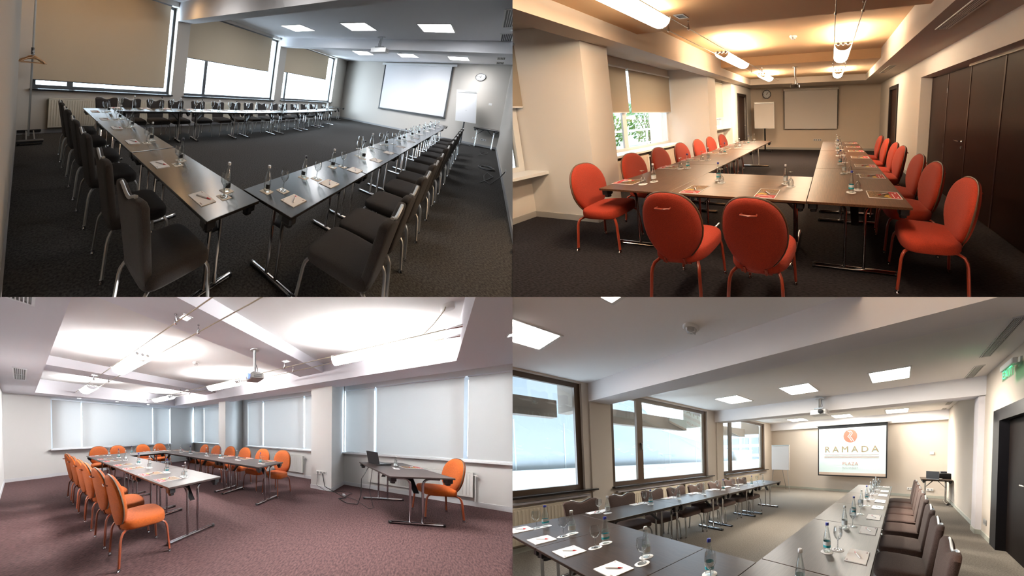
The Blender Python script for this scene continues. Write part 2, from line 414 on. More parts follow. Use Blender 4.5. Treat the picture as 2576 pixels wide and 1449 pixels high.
def grille(label, x0, x1, y0, y1, z, n, along='y', fm=None, group=None, dark=None, face=-1):
    """ceiling air grille with n louvres running along an axis"""
    t = thing('air_vent', label, 'vent', ((x0+x1)/2, (y0+y1)/2, z), 0, group)
    a, b = abs(x1-x0)/2, abs(y1-y0)/2; fm = fm or white; f = min(a, b)*.22
    z0, z1 = (-.012, -.0005)
    part(t, 'frame', MB().box(-a,a,-b,-b+f,z0,z1).box(-a,a,b-f,b,z0,z1).box(-a,-a+f,-b+f,b-f,z0,z1).box(a-f,a,-b+f,b-f,z0,z1), fm)
    part(t, 'backing', MB().box(-a+f,a-f,-b+f,b-f,-.003,-.0005), dark or black)
    lo = MB()
    for i in range(n):
        s = (i+1)/(n+1)
        if along == 'y': x = -a+f+(2*a-2*f)*s; lo.box(x-.004,x+.004,-b+f,b-f,-.011,-.003)
        else: y = -b+f+(2*b-2*f)*s; lo.box(-a+f,a-f,y-.004,y+.004,-.011,-.003)
    if along == 'y': lo.box(-a+f,a-f,-.006,.006,-.0115,-.003)
    part(t, 'louvres', lo, fm); return t
def detector(label, loc, r=.055, m=None):
    t = thing('smoke_detector', label, 'smoke detector', loc)
    part(t, 'base', MB(50).lathe([(r,-.001),(r,-.018),(r*.92,-.026)][::-1], 20), m or white)
    part(t, 'chamber', MB(50).lathe([(r*.5,-.06),(r*.62,-.052),(r*.7,-.026)], 16), mat('detector_grey', (.45,.45,.46), .5))
    part(t, 'cage', MB().box(-.004,.004,-r*.68,r*.68,-.063,-.026).box(-r*.68,r*.68,-.004,.004,-.063,-.026), m or white)
    return t
def clock(label, loc, axis, r, rim, hour, minute):
    """wall clock; axis: unit direction (in floor coordinates) the face looks to, given as rotation"""
    t = thing('wall_clock', label, 'clock', loc, axis)
    def fl(x, z, d0, d1, rad): return MB(50).disc((x, -(d0+d1)/2, z), 'y', rad, d1-d0, 28)
    part(t, 'rim', MB(50).rings([[(rr*math.cos(2*PI*i/28), -dd, rr*math.sin(2*PI*i/28)) for i in range(28)] for rr, dd in ((r,0),(r,.035),(r*.95,.045),(r*.87,.03))], False), rim)
    f = part(t, 'face', fl(0,0,0,.026,r*.92), mat('clock_face', (.85,.85,.84), .5))
    tk = MB()
    for k in range(12):
        a = k*PI/6; c, s_ = math.cos(a), math.sin(a); w_ = r*.035
        p0, p1 = r*.66, r*.8
        q = [(p*s_+sg*w_*c, p*c-sg*w_*s_) for p, sg in ((p0,-1),(p1,-1),(p1,1),(p0,1))]
        tk.rings([[(x,-.027,z) for x,z in q],[(x,-.029,z) for x,z in q]])
    part(t, 'hour_marks', tk, black, f, kind='stuff')
    for nm, ang, ln, wd in (('hour_hand', hour, .48, .05), ('minute_hand', minute, .72, .035)):
        c, s_ = math.cos(ang), math.sin(ang)
        q = [(p*s_+sg*r*wd*c, p*c-sg*r*wd*s_) for p, sg in ((-r*.12,-1),(r*ln,-.6),(r*ln,.6),(-r*.12,1))]
        part(t, nm, MB().rings([[(x,-.030,z) for x,z in q],[(x,-.033,z) for x,z in q]]), black, f)
    return t
def wall_plate(name, label, loc, rot, w, h, holes, group=None, m=None):
    t = thing(name, label, 'socket' if holes else 'switch', loc, rot, group)
    part(t, 'plate', MB().box(-w/2,w/2,-.012,-.0005,-h/2,h/2,.004), m or white)
    if holes:
        for k in range(holes):
            x = -w/2+w*(k+.5)/holes; part(t, 'outlet', MB(40).disc((x,-.0125,0),'y',min(h*.33,w/holes*.36),.003,14), mat('outlet_grey', (.3,.3,.3), .5))
    else:
        part(t, 'rocker', MB().box(-w*.28,w*.28,-.017,-.012,-h*.28,h*.28), white)
    return t
def radiator(label, loc, rot, l, h, m, group=None, n=None):
    """panel radiator, front towards -y"""
    t = thing('radiator', label, 'radiator', loc, rot, group)
    part(t, 'panel', MB().box(-l/2,l/2,-.06,-.01,0,h,.006), m)
    n = n or int(l/.045); rb = MB()
    for i in range(n):
        x = -l/2+.03+(l-.06)*(i+.5)/n; rb.box(x-.010,x+.010,-.068,-.058,.035,h-.035,.003)
    part(t, 'ribs', rb, m)
    part(t, 'top_grille', MB().box(-l/2,l/2,-.066,-.004,h-.006,h+.006,.003), m)
    part(t, 'valve', MB(50).bar((l/2,-.035,h-.05),(l/2+.05,-.035,h-.05),.012).bar((l/2+.045,-.035,h-.05),(l/2+.045,-.1,h-.05),.017).bar((l/2+.03,-.035,h-.05),(l/2+.03,-.035,-.08),.008,6), white)
    return t
def blind(label, loc, rot, w, h, fab, group=None, chain=True, railr=.022, railm=None):
    """roller blind hanging down from loc, cloth in the x-z plane facing -y"""
    t = thing('roller_blind', label, 'blind', loc, rot, group)
    part(t, 'cloth', MB().box(-w/2,w/2,-.0015,.0015,-h,0), fab)
    part(t, 'roller_tube', MB(50).bar((-w/2-.012,0,.012),(w/2+.012,0,.012),railr,10), railm or white)
    part(t, 'bottom_bar', MB(50).box(-w/2,w/2,-.007,.007,-h-.018,-h+.004,.004), railm or white)
    if chain: part(t, 'pull_chain', MB(50).tube([(w/2+.02,-.01,0),(w/2+.022,-.015,-h*1.05),(w/2+.035,-.02,-h*1.09),(w/2+.048,-.015,-h*1.05),(w/2+.03,-.01,0)], .003, 5), white)
    return t
def window(name, label, loc, rot, w, h, fm, splits, fw=.06, handle=None, glassm=None, dp=.05):
    """window frame with panes in the x-z plane; loc = lower left corner, splits = x of the mullions"""
    t = thing(name, label, None, loc, rot, kind='structure')
    xs = [0]+list(splits)+[w]
    part(t, 'frame', MB().box(0,w,-dp/2,dp/2,0,fw).box(0,w,-dp/2,dp/2,h-fw,h).box(0,fw,-dp/2,dp/2,fw,h-fw).box(w-fw,w,-dp/2,dp/2,fw,h-fw), fm)
    for x in splits: part(t, 'mullion', MB().box(x-fw*.8,x+fw*.8,-dp/2,dp/2,fw,h-fw), fm)
    for a, b in zip(xs, xs[1:]): part(t, 'pane', MB().box(a+fw*.7,b-fw*.7,-.002,.002,fw*.8,h-fw*.8), glassm or pane)
    if handle is not None:
        part(t, 'handle', MB().box(handle-.012,handle+.012,-dp/2-.03,-dp/2,h*.45,h*.45+.05).box(handle-.01,handle+.01,-dp/2-.045,-dp/2-.028,h*.45-.11,h*.45+.03), steel)
    return t
def projector(label, loc, rot, drop, bodym, lensm, sc=1.0, polem=None):
    """loc = mounting point on the ceiling"""
    t = thing('projector', label, 'projector', loc, rot)
    b = -drop
    part(t, 'mount_plate', MB(50).disc((0,0,-.006),'z',.09*sc,.012,14), polem or steel)
    part(t, 'mount_pole', MB(50).bar((0,0,-.01),(0,0,b+.09*sc),.026*sc,12), polem or steel)
    part(t, 'cradle', MB().box(-.1*sc,.1*sc,-.08*sc,.08*sc,b+.075*sc,b+.095*sc).box(-.1*sc,-.085*sc,-.08*sc,.08*sc,b+.04*sc,b+.08*sc).box(.085*sc,.1*sc,-.08*sc,.08*sc,b+.04*sc,b+.08*sc), steel)
    body = part(t, 'body', MB().box(-.17*sc,.17*sc,-.13*sc,.13*sc,b-.05*sc,b+.06*sc,.015), bodym)
    part(t, 'lens', MB(50).lathe([(.03*sc,0),(.05*sc,.0),(.05*sc,.035*sc),(.035*sc,.04*sc)], 16).xf(lambda x,y,z: (x+.06*sc, -.13*sc-z, y+b+.01*sc)), lensm, body)
    part(t, 'side_vents', MB().box(-.172*sc,.172*sc,-.08*sc,.08*sc,b-.02*sc,b-.012*sc).box(-.172*sc,.172*sc,-.08*sc,.08*sc,b+.0*sc,b+.008*sc).box(-.172*sc,.172*sc,-.08*sc,.08*sc,b+.02*sc,b+.028*sc), black, body)
    part(t, 'cables', MB(50).tube([(.02,.05*sc,b+.06*sc),(.05,.03*sc,b+.16*sc),(.035,.0,b+.25*sc),(.028,0,-.02)], .006, 6), cable_m)
    return t
def sit_rot(dx, dy): return math.atan2(-dx, dy)      # rotation so that local +y looks along (dx,dy)

# ================================================================== ROOM A: dim room, grey chairs, daylight through three blinds
room(RA)
A_L, A_W, A_H = 14.35, -6.99, 3.6
a_wall = mat('a_wall_paint', (.58,.54,.49), .85, bump=.03, bscale=90)
a_ceil = mat('a_ceiling_paint', (.8,.8,.83), .9)
a_floor = carpet('a_carpet', (.03,.0285,.0275), (.08,.076,.072), (1,1,1), 55, .5)
a_frame = mat('a_window_frame', (.07,.075,.085), .4)
a_sill = mat('a_sill', (.02,.02,.024), .2)
a_blind = mat('a_blind_cloth', (.6,.5,.37), .9, bump=.05, bscale=200, transl=.1)
a_wood = mat('a_table_top', (.018,.014,.012), .2, var=.35, vscale=5, stretch=(1.2,22,22), spec=.55)
a_fab = mat('a_chair_cloth', (.02,.015,.013), .95, bump=.35, bscale=260, var=.35, vscale=170, sheen=.03)
a_base = mat('a_skirting', (.35,.35,.36), .6)
a_rad = mat('a_radiator', (.75,.7,.6), .45)
struct('floor', MB().box(-.15,A_L+.15,A_W-.15,.4,-.1,0), a_floor, 'dark grey ribbed carpet of the dim room')
struct('wall_left', MB().box(-.15,0,A_W-.15,.4,0,A_H), a_wall, 'cream wall beside the coat rack in the dim room')
struct('wall_right', MB().box(0,A_L,A_W-.15,A_W,0,A_H), a_wall, 'cream long wall with the floor cables in the dim room')
struct('wall_front', MB().box(A_L,A_L+.15,A_W-.15,.4,0,A_H), a_wall, 'cream wall behind the black framed screen in the dim room')
a_win = [(.19,3.15,.94,3.46),(3.55,7.78,.93,3.5),(8.24,13.0,.95,3.55)]
wb = MB(); xs = 0
for x0, x1, z0, z1 in a_win:
    wb.box(xs,x0,0,.3,0,A_H); wb.box(x0,x1,0,.3,0,z0-.03); wb.box(x0,x1,0,.3,z1,A_H); xs = x1
wb.box(xs,A_L,0,.3,0,A_H)
struct('wall_back', wb, a_wall, 'cream window wall with three piers in the dim room')
struct('ceiling', MB().box(-.15,A_L+.15,A_W-.15,.4,A_H,A_H+.12), a_ceil, 'grey white ceiling of the dim room')
struct('ceiling_beam', MB().prism([(3.15,0),(3.8,-7),(4.16,-7),(3.52,0)], 3.08, A_H), a_ceil, 'ceiling beam nearest the coat rack in the dim room')
struct('ceiling_beam', MB().prism([(7.75,0),(9.65,-7),(10.25,-7),(8.15,0)], 3.25, A_H), a_ceil, 'ceiling beam carrying the projector in the dim room')
base_run('baseboard_back', 'grey skirting along the window wall of the dim room', [(A_L,0),(0,0)], a_base)
base_run('baseboard_front', 'grey skirting under the screen in the dim room', [(A_L,A_W),(A_L,0)], a_base)
base_run('baseboard_right', 'grey skirting behind the long chair row in the dim room', [(0,A_W),(A_L,A_W)], a_base)
base_run('baseboard_left', 'grey skirting by the coat rack in the dim room', [(0,0),(0,A_W)], a_base)
for i, ((x0,x1,z0,z1), ms) in enumerate(zip(a_win, (.64,.8,.48))):
    window('window_%d' % (i+1), 'dark framed window behind the %s blind from the coat rack' % ORD[i], (x0,.22,z0), 0, x1-x0, z1-z0, a_frame, [ms], .07)
    struct('window_sill', MB().box(x0-.03,x1+.03,-.06,.24,z0-.03,z0+.005,.004), a_sill, 'black stone sill under the %s window of the dim room' % ORD[i])
for lb, x0, x1, z0, z1 in (('wide tan roller blind beside the coat rack, pulled almost to the sill', .17, 2.94, 1.13, 3.44),('tan roller blind at the middle window of the dim room, half drawn', 3.53, 7.27, 2.11, 3.47),('tan roller blind at the window nearest the black framed screen', 8.15, 12.1, 2.22, 3.5)):
    blind(lb, ((x0+x1)/2,.06,z1), 0, x1-x0, z1-z0, a_blind, 'tan blinds in the dim room', chain=False, railm=a_frame)
radiator('cream ribbed radiator behind the coat rack corner', (1.12,-.02,.13), 0, 1.3, .63, a_rad, 'radiators under the dim room windows')
radiator('cream radiator half hidden behind the back chairs near the coat rack', (2.6,-.02,.13), 0, 1.1, .63, a_rad, 'radiators under the dim room windows')
radiator('cream radiator hidden behind chairs under the middle dim room window', (5.4,-.02,.13), 0, 2.6, .63, a_rad, 'radiators under the dim room windows')
# projection screen
t = thing('projection_screen', 'white projection screen with black border in the dim room', 'screen', (A_L,-3.7,0), -PI/2)
part(t, 'housing', MB().box(-1.62,1.58,-.13,-.005,3.43,3.54,.02), white)
f = part(t, 'cloth', MB().box(-1.5,1.45,-.075,-.07,1.03,3.43), screenw)
part(t, 'black_border', MB().box(-1.5,-1.44,-.079,-.075,1.0,3.43).box(1.39,1.45,-.079,-.075,1.0,3.43).box(-1.5,1.45,-.079,-.075,.98,1.05), black, f)
part(t, 'bottom_bar', MB(50).bar((-1.52,-.075,.985),(1.47,-.075,.985),.018), black)
clock('silver rimmed wall clock above the flipchart in the dim room', (A_L-.003,-6.11,3.02), -PI/2, .17, chrome, math.radians(24), math.radians(-66))
wall_plate('light_switch', 'small white switch on the wall right of the flipchart', (A_L,-6.57,1.88), -PI/2, .1, .09, 0)
wall_plate('wall_socket', 'white socket strip low on the wall beneath the flipchart', (A_L,-6.29,.31), -PI/2, .17, .08, 2)
wall_plate('wall_socket', 'white socket strip behind the small table leg in the dim room', (A_L,-6.56,.31), -PI/2, .17, .08, 2)
wall_plate('wall_socket', 'wall socket with black plug beside the cable coil', (7.57,A_W,.34), PI, .09, .09, 1)
# flipchart
t = thing('flipchart', 'white flipchart board tilted on a black stand in the dim room', 'flipchart', (13.55,-5.86,0), -PI/2)
def tilt(x, y, z): return (x-.14*(z-1.0)/1.35*1.0+.06, y+.13*(z-1.0), z)
f = part(t, 'board', MB().box(-.33,.33,-.02,.01,1.0,2.36).xf(tilt), white)
part(t, 'paper_pad', MB().box(-.31,.31,-.026,-.02,1.03,2.25).xf(tilt), screenw, f)
part(t, 'clamp_bar', MB().box(-.31,.31,-.04,-.02,2.26,2.33).xf(tilt), silver, f)
part(t, 'stand_pole', MB(50).bar((.02,.06,.06),(.02,.06,1.5),.025), black)
part(t, 'tilt_knob', MB(50).disc((.24,.1,1.2),'x',.05,.06,12), black)
part(t, 'foot_star', MB(50).bar((-.3,.06,.03),(.34,.06,.05),.022).bar((.02,-.28,.03),(.02,.4,.03),.022), black)
for k,(x,y) in enumerate(((-.3,.06),(.34,.06),(.02,-.28),(.02,.4))): part(t, 'caster', MB(50).disc((x,y,.025),'x',.025,.03,10), black)
# coat rack with hangers
t = thing('coat_rack', 'tall silver coat rack on black rolling base by the wall', 'coat rack', (.18,-.4,0))
part(t, 'pole', MB(50).bar((0,0,.06),(0,0,2.9),.017,10), silver)
part(t, 'height_clamp', MB(50).bar((0,0,1.63),(0,0,1.76),.026,10), black)
for y in (.42,-.42):
    part(t, 'base_bar', MB().box(-.16,.2,y-.05,y+.05,.04,.09,.01), black)
    for x in (-.13,.17): part(t, 'caster', MB(50).disc((x,y,.02),'x',.02,.03,10), black)
part(t, 'base_rod', MB(50).bar((-.03,-.42,.07),(-.03,.42,.07),.011), silver)
part(t, 'base_rod', MB(50).bar((.08,-.42,.07),(.08,.42,.07),.011), silver)
part(t, 'top_rail', MB(50).bar((0,-.5,1.69),(0,.45,1.69),.012), silver)
hw = mat('hanger_wood', (.42,.22,.08), .5, var=.3, vscale=10, stretch=(1,6,6))
for i, (y, a) in enumerate(((-.36,.6),(-.28,.1),(-.2,-.5),(-.12,.35),(-.04,-.2),(.05,.75),(.13,-.7),(.2,.05))):
    h = thing('clothes_hanger', 'wooden clothes hanger in the bunch on the coat rack', 'hanger', (.18,-.4+y,1.48), a, 'wooden hangers on the coat rack', (1,1,(1.0,.75,1.2,.85,1.1,.95,1.25,.8)[i]))
    part(h, 'shoulder_bar', MB(50).tube([(-.19,0,.0),(-.16,0,.035),(-.06,0,.09),(0,0,.105),(.06,0,.09),(.16,0,.035),(.19,0,.0)], .011, 6), hw)
    part(h, 'trouser_bar', MB(50).bar((-.17,0,.0),(.17,0,.0),.007,6), hw)
    part(h, 'hook', MB(50).tube([(0,0,.105),(0,0,.17),(.012,0,.2),(.02,0,.215),(.01,0,.23),(0,0,.235)], .004, 5), chrome)
# ceiling fittings
a_lamp = emit('a_lamp', (.97,.98,1.0), LAMP_A)
for i, q in enumerate(([(6.106,-1.285),(6.22,-2.015),(7.05,-2.079),(6.951,-1.307)],[(6.43,-3.209),(6.628,-3.865),(7.547,-3.899),(7.368,-3.186)],[(7.142,-4.954),(7.398,-5.644),(8.306,-5.65),(7.999,-4.964)],
      [(10.82,-1.73),(11.03,-2.362),(12.004,-2.344),(11.96,-1.633)],[(11.574,-3.409),(11.779,-4.013),(12.683,-4.053),(12.584,-3.374)],[(12.262,-5.077),(12.429,-5.706),(13.343,-5.729),(13.167,-5.08)])):
    ceiling_panel('square ceiling light, %s from the windows, %s the projector beam' % (ORD[i%3], 'before' if i < 3 else 'behind'), q, A_H, a_lamp, a_frame if 0 else white, 'square ceiling lights of the dim room')
for i, q in enumerate(([(1.6,-1.3),(1.7,-2.0),(2.5,-2.05),(2.4,-1.3)],[(1.8,-3.2),(1.95,-3.9),(2.7,-3.9),(2.55,-3.2)],[(1.9,-4.95),(2.1,-5.65),(2.9,-5.65),(2.7,-4.95)])):
    ceiling_panel('square ceiling light over the left table row, %s from the windows' % ORD[i], q, A_H, emit('a_lamp_dim', (1.0,.96,.92), LAMP_A*.45), white, 'square ceiling lights over the left table row')
for i, (x0, x1, n) in enumerate(((6.6,8.0,5),(8.65,10.05,5),(12.4,13.0,4),(13.55,14.2,4))):
    grille('white ceiling grille by the long wall, %s from the near end' % ORD[i], x0, x1, -6.75, -6.5, A_H, n, 'x', group='ceiling grilles of the dim room')
projector('white projector hanging from the beam of the dim room', (8.45,-3.74,A_H), PI/2, .45, mat('projector_white', (.7,.7,.7), .4), black, 1.35)
detector('small smoke detector between the far ceiling lights of the dim room', (11.27,-3.62,A_H), .07, mat('detector_dark', (.1,.1,.1), .5))
warm = emit('a_downlight_warm', (1.0,.6,.28), 42.0)
for i, (x, y) in enumerate(((.5,-.55),(1.5,-.55),(2.5,-.55))):
    t = thing('downlight', 'warm round downlight over the coat rack window, %s' % ORD[i], 'downlight', (x,y,A_H), 0, 'warm downlights before the wide blind')
    part(t, 'trim', MB(50).lathe([(.11,-.012),(.12,-.008),(.12,-.0005)], 20), white); part(t, 'lamp', MB(50).lathe([(.09,-.016),(.092,-.012)], 20), warm)
# tables
def a_table(l, w, x, y, rot, label):
    place(table(l-.02, w, a_wood, a_wood, .2), 'folding_table', label, 'table', (x, y, 0), rot, 'dark folding tables of the dim room')
for i, (y0, y1) in enumerate(((-1.17,-2.4),(-2.4,-4.0),(-4.0,-5.43))):
    a_table(y0-y1, .47, 1.125, (y0+y1)/2, PI/2, 'dark folding table, %s from the radiator in the short row' % ORD[i])
ay = lambda x: -5.46+.023*(x-1.37)
xs = [1.37,2.86,4.4,6.1,7.9,9.6,11.3,12.95]
for i, (x0, x1) in enumerate(zip(xs, xs[1:])):
    a_table(x1-x0, .48, (x0+x1)/2, ay((x0+x1)/2), math.radians(1.3), 'dark folding table, %s from the near corner in the long row' % ORD[i])
a_back = lambda x: float(np.interp(x, [1.3,2.5,3.6,5.05,6.5,8,9.5,10.9], [-1.5,-1.6,-1.78,-1.92,-1.93,-1.83,-1.62,-1.43]))
xs = [1.37,2.95,4.5,6.05,7.65,9.25,10.88]
for i, (x0, x1) in enumerate(zip(xs, xs[1:])):
    xm = (x0+x1)/2; sl = (a_back(x1)-a_back(x0))/(x1-x0)
    a_table(x1-x0-.004, .47, xm, (a_back(x0)+a_back(x1))/2+.235, math.atan(sl), 'dark folding table, %s from the coat rack in the window row' % ORD[i])
a_table(1.9, .5, 12.5, -.42, 0, 'dark table in the corner between last window and screen wall')
t = place(table(.75,.7,a_wood,a_wood,.12), 'folding_table', 'small dark table against the wall right of the flipchart', 'table', (13.95,-6.58,0), PI/2, 'dark folding tables of the dim room', (1,1,1.13))
# chairs
cg = chair_square(a_fab, silver, silver)
for i, y in enumerate((-5.17,-4.52,-3.74,-3.1,-2.38,-1.75)):
    place(cg, 'banquet_chair', 'grey brown upholstered chair, %s from the near end of the short row' % ORD[i], 'chair', (.78,y,0), sit_rot(1,0)+(.05,-.03,.02,0,.03,-.02)[i], 'grey chairs at the short table row', (.86,.95,1.02))
for i, x in enumerate((1.86,2.42,3.12,3.85,4.5,5.2,6.0,6.8,7.6,8.45,9.3,10.3)):
    place(cg, 'banquet_chair', 'grey brown upholstered chair, %s from the near end of the long row' % ORD[i], 'chair', (x,-5.93+.02*(x-1.7),0), sit_rot(0,1)+(.03,.02,-.02,0)[i%4], 'grey chairs at the long table row', (1.1,.95,.95) if x < 5 else (1.2,1,1.0))
for i, x in enumerate((1.38,1.86,2.4,2.91,3.54,4.19,4.84,5.42,6.07,6.75,7.4,8.15,9.02,9.82)):
    place(cg, 'banquet_chair', 'grey brown upholstered chair, %s from the coat rack along the windows' % ORD[i], 'chair', (x,-.95-.25*math.sin(max(0,min(1,(x-1.4)/8))*PI),0), sit_rot(0,-1), 'grey chairs along the windows', .97)
# place settings
bt_d, bt_w, gb = bottle(capd, labeld, 'd'), bottle(capw, labeld, 'w'), goblet()
padA, penA = notepad(.2,.135), pen(mat('red_plastic', (.6,.02,.03), .4), mat('pen_white', (.75,.74,.76), .35))
def settingA(pad, gl, bo, rot, where, i, s=1.0, ps=1.0):
    n = ORD[i]
    if pad: place(padA, 'notepad', 'white notepad, %s from the near end of the %s' % (n, where), 'notepad', (*pad,.7405), rot, 'notepads on the %s' % where, ps); \
            place(penA, 'pen', 'white pen with red tip on %s notepad of the %s' % (n, where), 'pen', (pad[0]+.01,pad[1],.7405+.0065*ps), rot+.45, 'pens on the %s' % where, ps)
    if gl:
        solo('coaster', coaster_sq, coastm, 'card coaster under %s glass of the %s' % (n, where), 'coaster', (*gl,.7405), rot, 'coasters on the %s' % where, .95*ps)
        place(gb, 'wine_glass', 'upright stemmed glass, %s from the near end of the %s' % (n, where), 'glass', (*gl,.744), 0, 'glasses on the %s' % where, 1.12*s)
    if bo:
        solo('coaster', coaster_sq, coastm, 'card coaster under %s water bottle of the %s' % (n, where), 'coaster', (*bo,.7405), rot+.1, 'coasters on the %s' % where, .95*ps)
        place(bt_d if i % 2 else bt_w, 'water_bottle', 'clear water bottle with %s cap, %s on the %s' % ('dark' if i % 2 else 'silver', n, where), 'bottle', (*bo,.744), math.atan2(.0565-bo[0], 6.5373+bo[1])+(.5,-.4,.2)[i%3], 'bottles on the %s' % where, 1.02*s)
for i, (p, g, b) in enumerate((((1.01,-5.17),(1.16,-5.237),(1.236,-5.17)),((1.006,-4.43),(1.15,-4.506),(1.231,-4.42)),((1.01,-3.63),(1.141,-3.72),(1.23,-3.636)),((1.03,-2.887),(1.172,-2.90),(1.24,-2.848)),((1.016,-2.275),(1.157,-2.337),(1.24,-2.264)),((1.012,-1.57),(1.144,-1.63),(1.221,-1.577)))):
    settingA(p, g, b, -PI/2, 'short table row', i, .9, .9)
rr = [((1.595,-5.567),(1.65,-5.415),(1.517,-5.347)),((2.182,-5.563),(2.162,-5.434),(2.07,-5.343)),((2.846,-5.542),(2.818,-5.404),(2.669,-5.347)),((3.596,-5.535),(3.536,-5.308),(3.474,-5.397)),((4.323,-5.5),(4.0,-5.151),(4.314,-5.225)),((5.141,-5.479),(4.857,-5.208),(4.966,-5.271)),((6.085,-5.456),(5.248,-5.32),(5.8,-5.286)),((6.8,-5.408),(6.98,-5.266),(6.133,-5.318)),((7.76,-5.348),(7.754,-5.23),(7.13,-5.262)),((8.93,-5.32),(8.847,-5.228),(7.88,-5.268)),((10.19,-5.291),(9.43,-5.245),(9.2,-5.2)),((11.3,-5.283),(10.47,-5.202),(10.1,-5.2)),((12.4,-5.246),(11.98,-5.201),(11.2,-5.203))]
for i, (p, g, b) in enumerate(rr): settingA(p, g, b, 0, 'long table row', i, .85 if i < 3 else 1.0, .9)
bk = [(1.485,1.6),(2.057,2.153),(2.523,2.582),(3.096,3.111),(3.546,3.584),(4.055,4.114),(4.677,4.831),(5.449,5.488),(6.097,6.164),(6.97,6.948),(7.808,7.732),(8.454,8.49),(9.547,9.654)]
for i, (g, b) in enumerate(bk): settingA((g-.05,a_back(g)+.36), (g,a_back(g)+.2), (b+.12,a_back(b)+.14), PI, 'window table row', i, 1.15, 1.0)
t = thing('menu_card', 'small white folded card standing on the far window row table', 'card', (10.4,-1.15,.74), .2)
part(t, 'front_leaf', MB().add([(-.11,-.04,0),(.11,-.04,0),(.11,0,.3),(-.11,0,.3),(-.11,-.045,0),(.11,-.045,0),(.11,-.005,.3),(-.11,-.005,.3)], [(0,1,2,3),(7,6,5,4),(0,4,5,1),(1,5,6,2),(2,6,7,3),(3,7,4,0)]), paper)
part(t, 'back_leaf', MB().add([(-.11,.04,0),(.11,.04,0),(.11,0,.3),(-.11,0,.3),(-.11,.045,0),(.11,.045,0),(.11,.005,.3),(-.11,.005,.3)], [(3,2,1,0),(4,5,6,7),(1,5,4,0),(2,6,5,1),(3,7,6,2),(0,4,7,3)]), paper)
t = thing('laptop', 'dark laptop and adapter on the corner table in dim room', 'laptop', (12.2,-.4,.74), .4)
part(t, 'keyboard_base', MB().box(-.18,.18,-.13,.13,0,.025,.005), black); part(t, 'screen_lid', MB().box(-.18,.18,.12,.135,.02,.25), black)
# cables on the floor
def coil(label, loc, pts, r=.008):
    return solo('floor_cable', MB(60).tube(pts, r, 6), cable_m, label, 'cable', loc)
cp = [(.5*math.cos(a)*(.5+.1*math.sin(a*.37)), .16*math.sin(a)*(.9+.15*math.cos(a*.6)), .012+.004*a/6) for a in np.linspace(0, 2*PI*6, 90)]
coil('black cable coiled on the carpet beside the long wall', (9.3,-6.72,0), cp)
coil('black cable looping from the wall socket in the dim room', (7.7,-6.74,0), [(-.13,-.24,.34),(-.15,-.18,.2),(-.3,-.05,.02),(-.1,.05,.01),(.5,.06,.01),(1.0,0,.01),(.6,-.1,.01),(0.2,-.02,.012),(-.4,.12,.01)])
coil('thin black cable lying between small table and coil', (11.6,-6.6,0), [(0,-.1,.01),(.4,.06,.01),(.9,-.02,.01),(1.4,.1,.01),(1.2,-.15,.01),(.6,-.12,.01),(-.2,.1,.01)])

# ================================================================== ROOM B: amber lit room, red oval chairs
room(RB)
B_L, B_XR, B_S = 8.38, 4.4, 2.575
b_wall = mat('b_wall_paint', (.72,.66,.59), .85, bump=.02, bscale=90)
b_wall2 = mat('b_far_wall_paint', (.76,.64,.53), .85, bump=.02, bscale=90)
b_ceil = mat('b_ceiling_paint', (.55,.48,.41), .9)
b_floor = carpet('b_carpet', (.012,.0105,.0115), (.04,.034,.038), (1,5,1), 26, .6)
b_white = mat('b_white_frame', (.75,.75,.73), .45)
b_blind = mat('b_blind_cloth', (.42,.36,.28), .9, bump=.05, bscale=200, transl=.12)
b_wood = mat('b_table_top', (.1,.042,.02), .36, var=.45, vscale=5, stretch=(1.2,24,24), spec=.2)
b_panel = mat('b_wenge_panel', (.022,.0078,.0055), .4, var=.4, vscale=6, stretch=(26,26,1.0), spec=.1)
b_fab = mat('b_red_cloth', (.4,.032,.008), .9, bump=.3, bscale=240, var=.22, vscale=160, sheen=.02)
b_leg = mat('b_red_metal', (.33,.045,.02), .35, spec=.5)
b_pipe = mat('b_brown_piping', (.1,.05,.025), .5)
b_base = mat('b_skirting', (.42,.4,.37), .6)
b_pier = mat('b_pier_paint', (.74,.7,.65), .85)
struct('floor', MB().box(-2.2,5.2,-4.2,B_L+.15,-.1,0), b_floor, 'dark plum carpet with fine ribs in the amber room')
struct('wall_front', MB().box(-2.2,5.2,B_L,B_L+.15,0,3.2), b_wall2, 'tan wall behind the blank screen in the amber room')
# left side: piers, deep window bays, end wall with a door
BW = -1.95
struct('wall_left', MB().box(BW-.3,-.73,.62,1.06,0,2.8).box(BW-.3,-.73,4.36,4.84,0,2.8).box(-2.2,-.75,6.15,6.69,0,2.8).box(-2.2,-.75,7.69,B_L,0,2.8).box(-2.2,-.75,6.69,7.69,2.29,2.8).box(-2.2,-1.0,6.69,7.69,0,2.29), b_pier, 'cream piers between the deep window bays of the amber room')
wl = MB()
for y0, y1, xw, zb, zt in ((-4.2,.62,BW,.74,2.62),(1.06,4.36,BW,.74,2.62),(4.84,6.15,-1.1,1.1,2.6)):
    wl.box(xw-.2,xw,y0,y1,0,zb-.02); wl.box(xw-.2,xw,y0,y1,zt,2.8)
struct('wall_left', wl, b_wall, 'cream breast walls under the bay windows of the amber room')
struct('wall_back', MB().box(-2.2,5.2,-4.2,-4.05,0,3.2), b_wall, 'cream wall behind the camera in the amber room')
struct('wall_right', MB().box(B_XR,B_XR+.6,3.86,5.69,0,2.9).box(B_XR,B_XR+.6,6.79,B_L,0,2.9).box(B_XR,B_XR+.6,5.69,6.79,2.3,2.9).box(B_XR+.16,B_XR+.6,5.69,6.79,0,2.3).box(B_XR,B_XR+.6,-4.2,3.86,2.235,2.9), b_wall, 'cream wall above the dark sliding panels of the amber room')
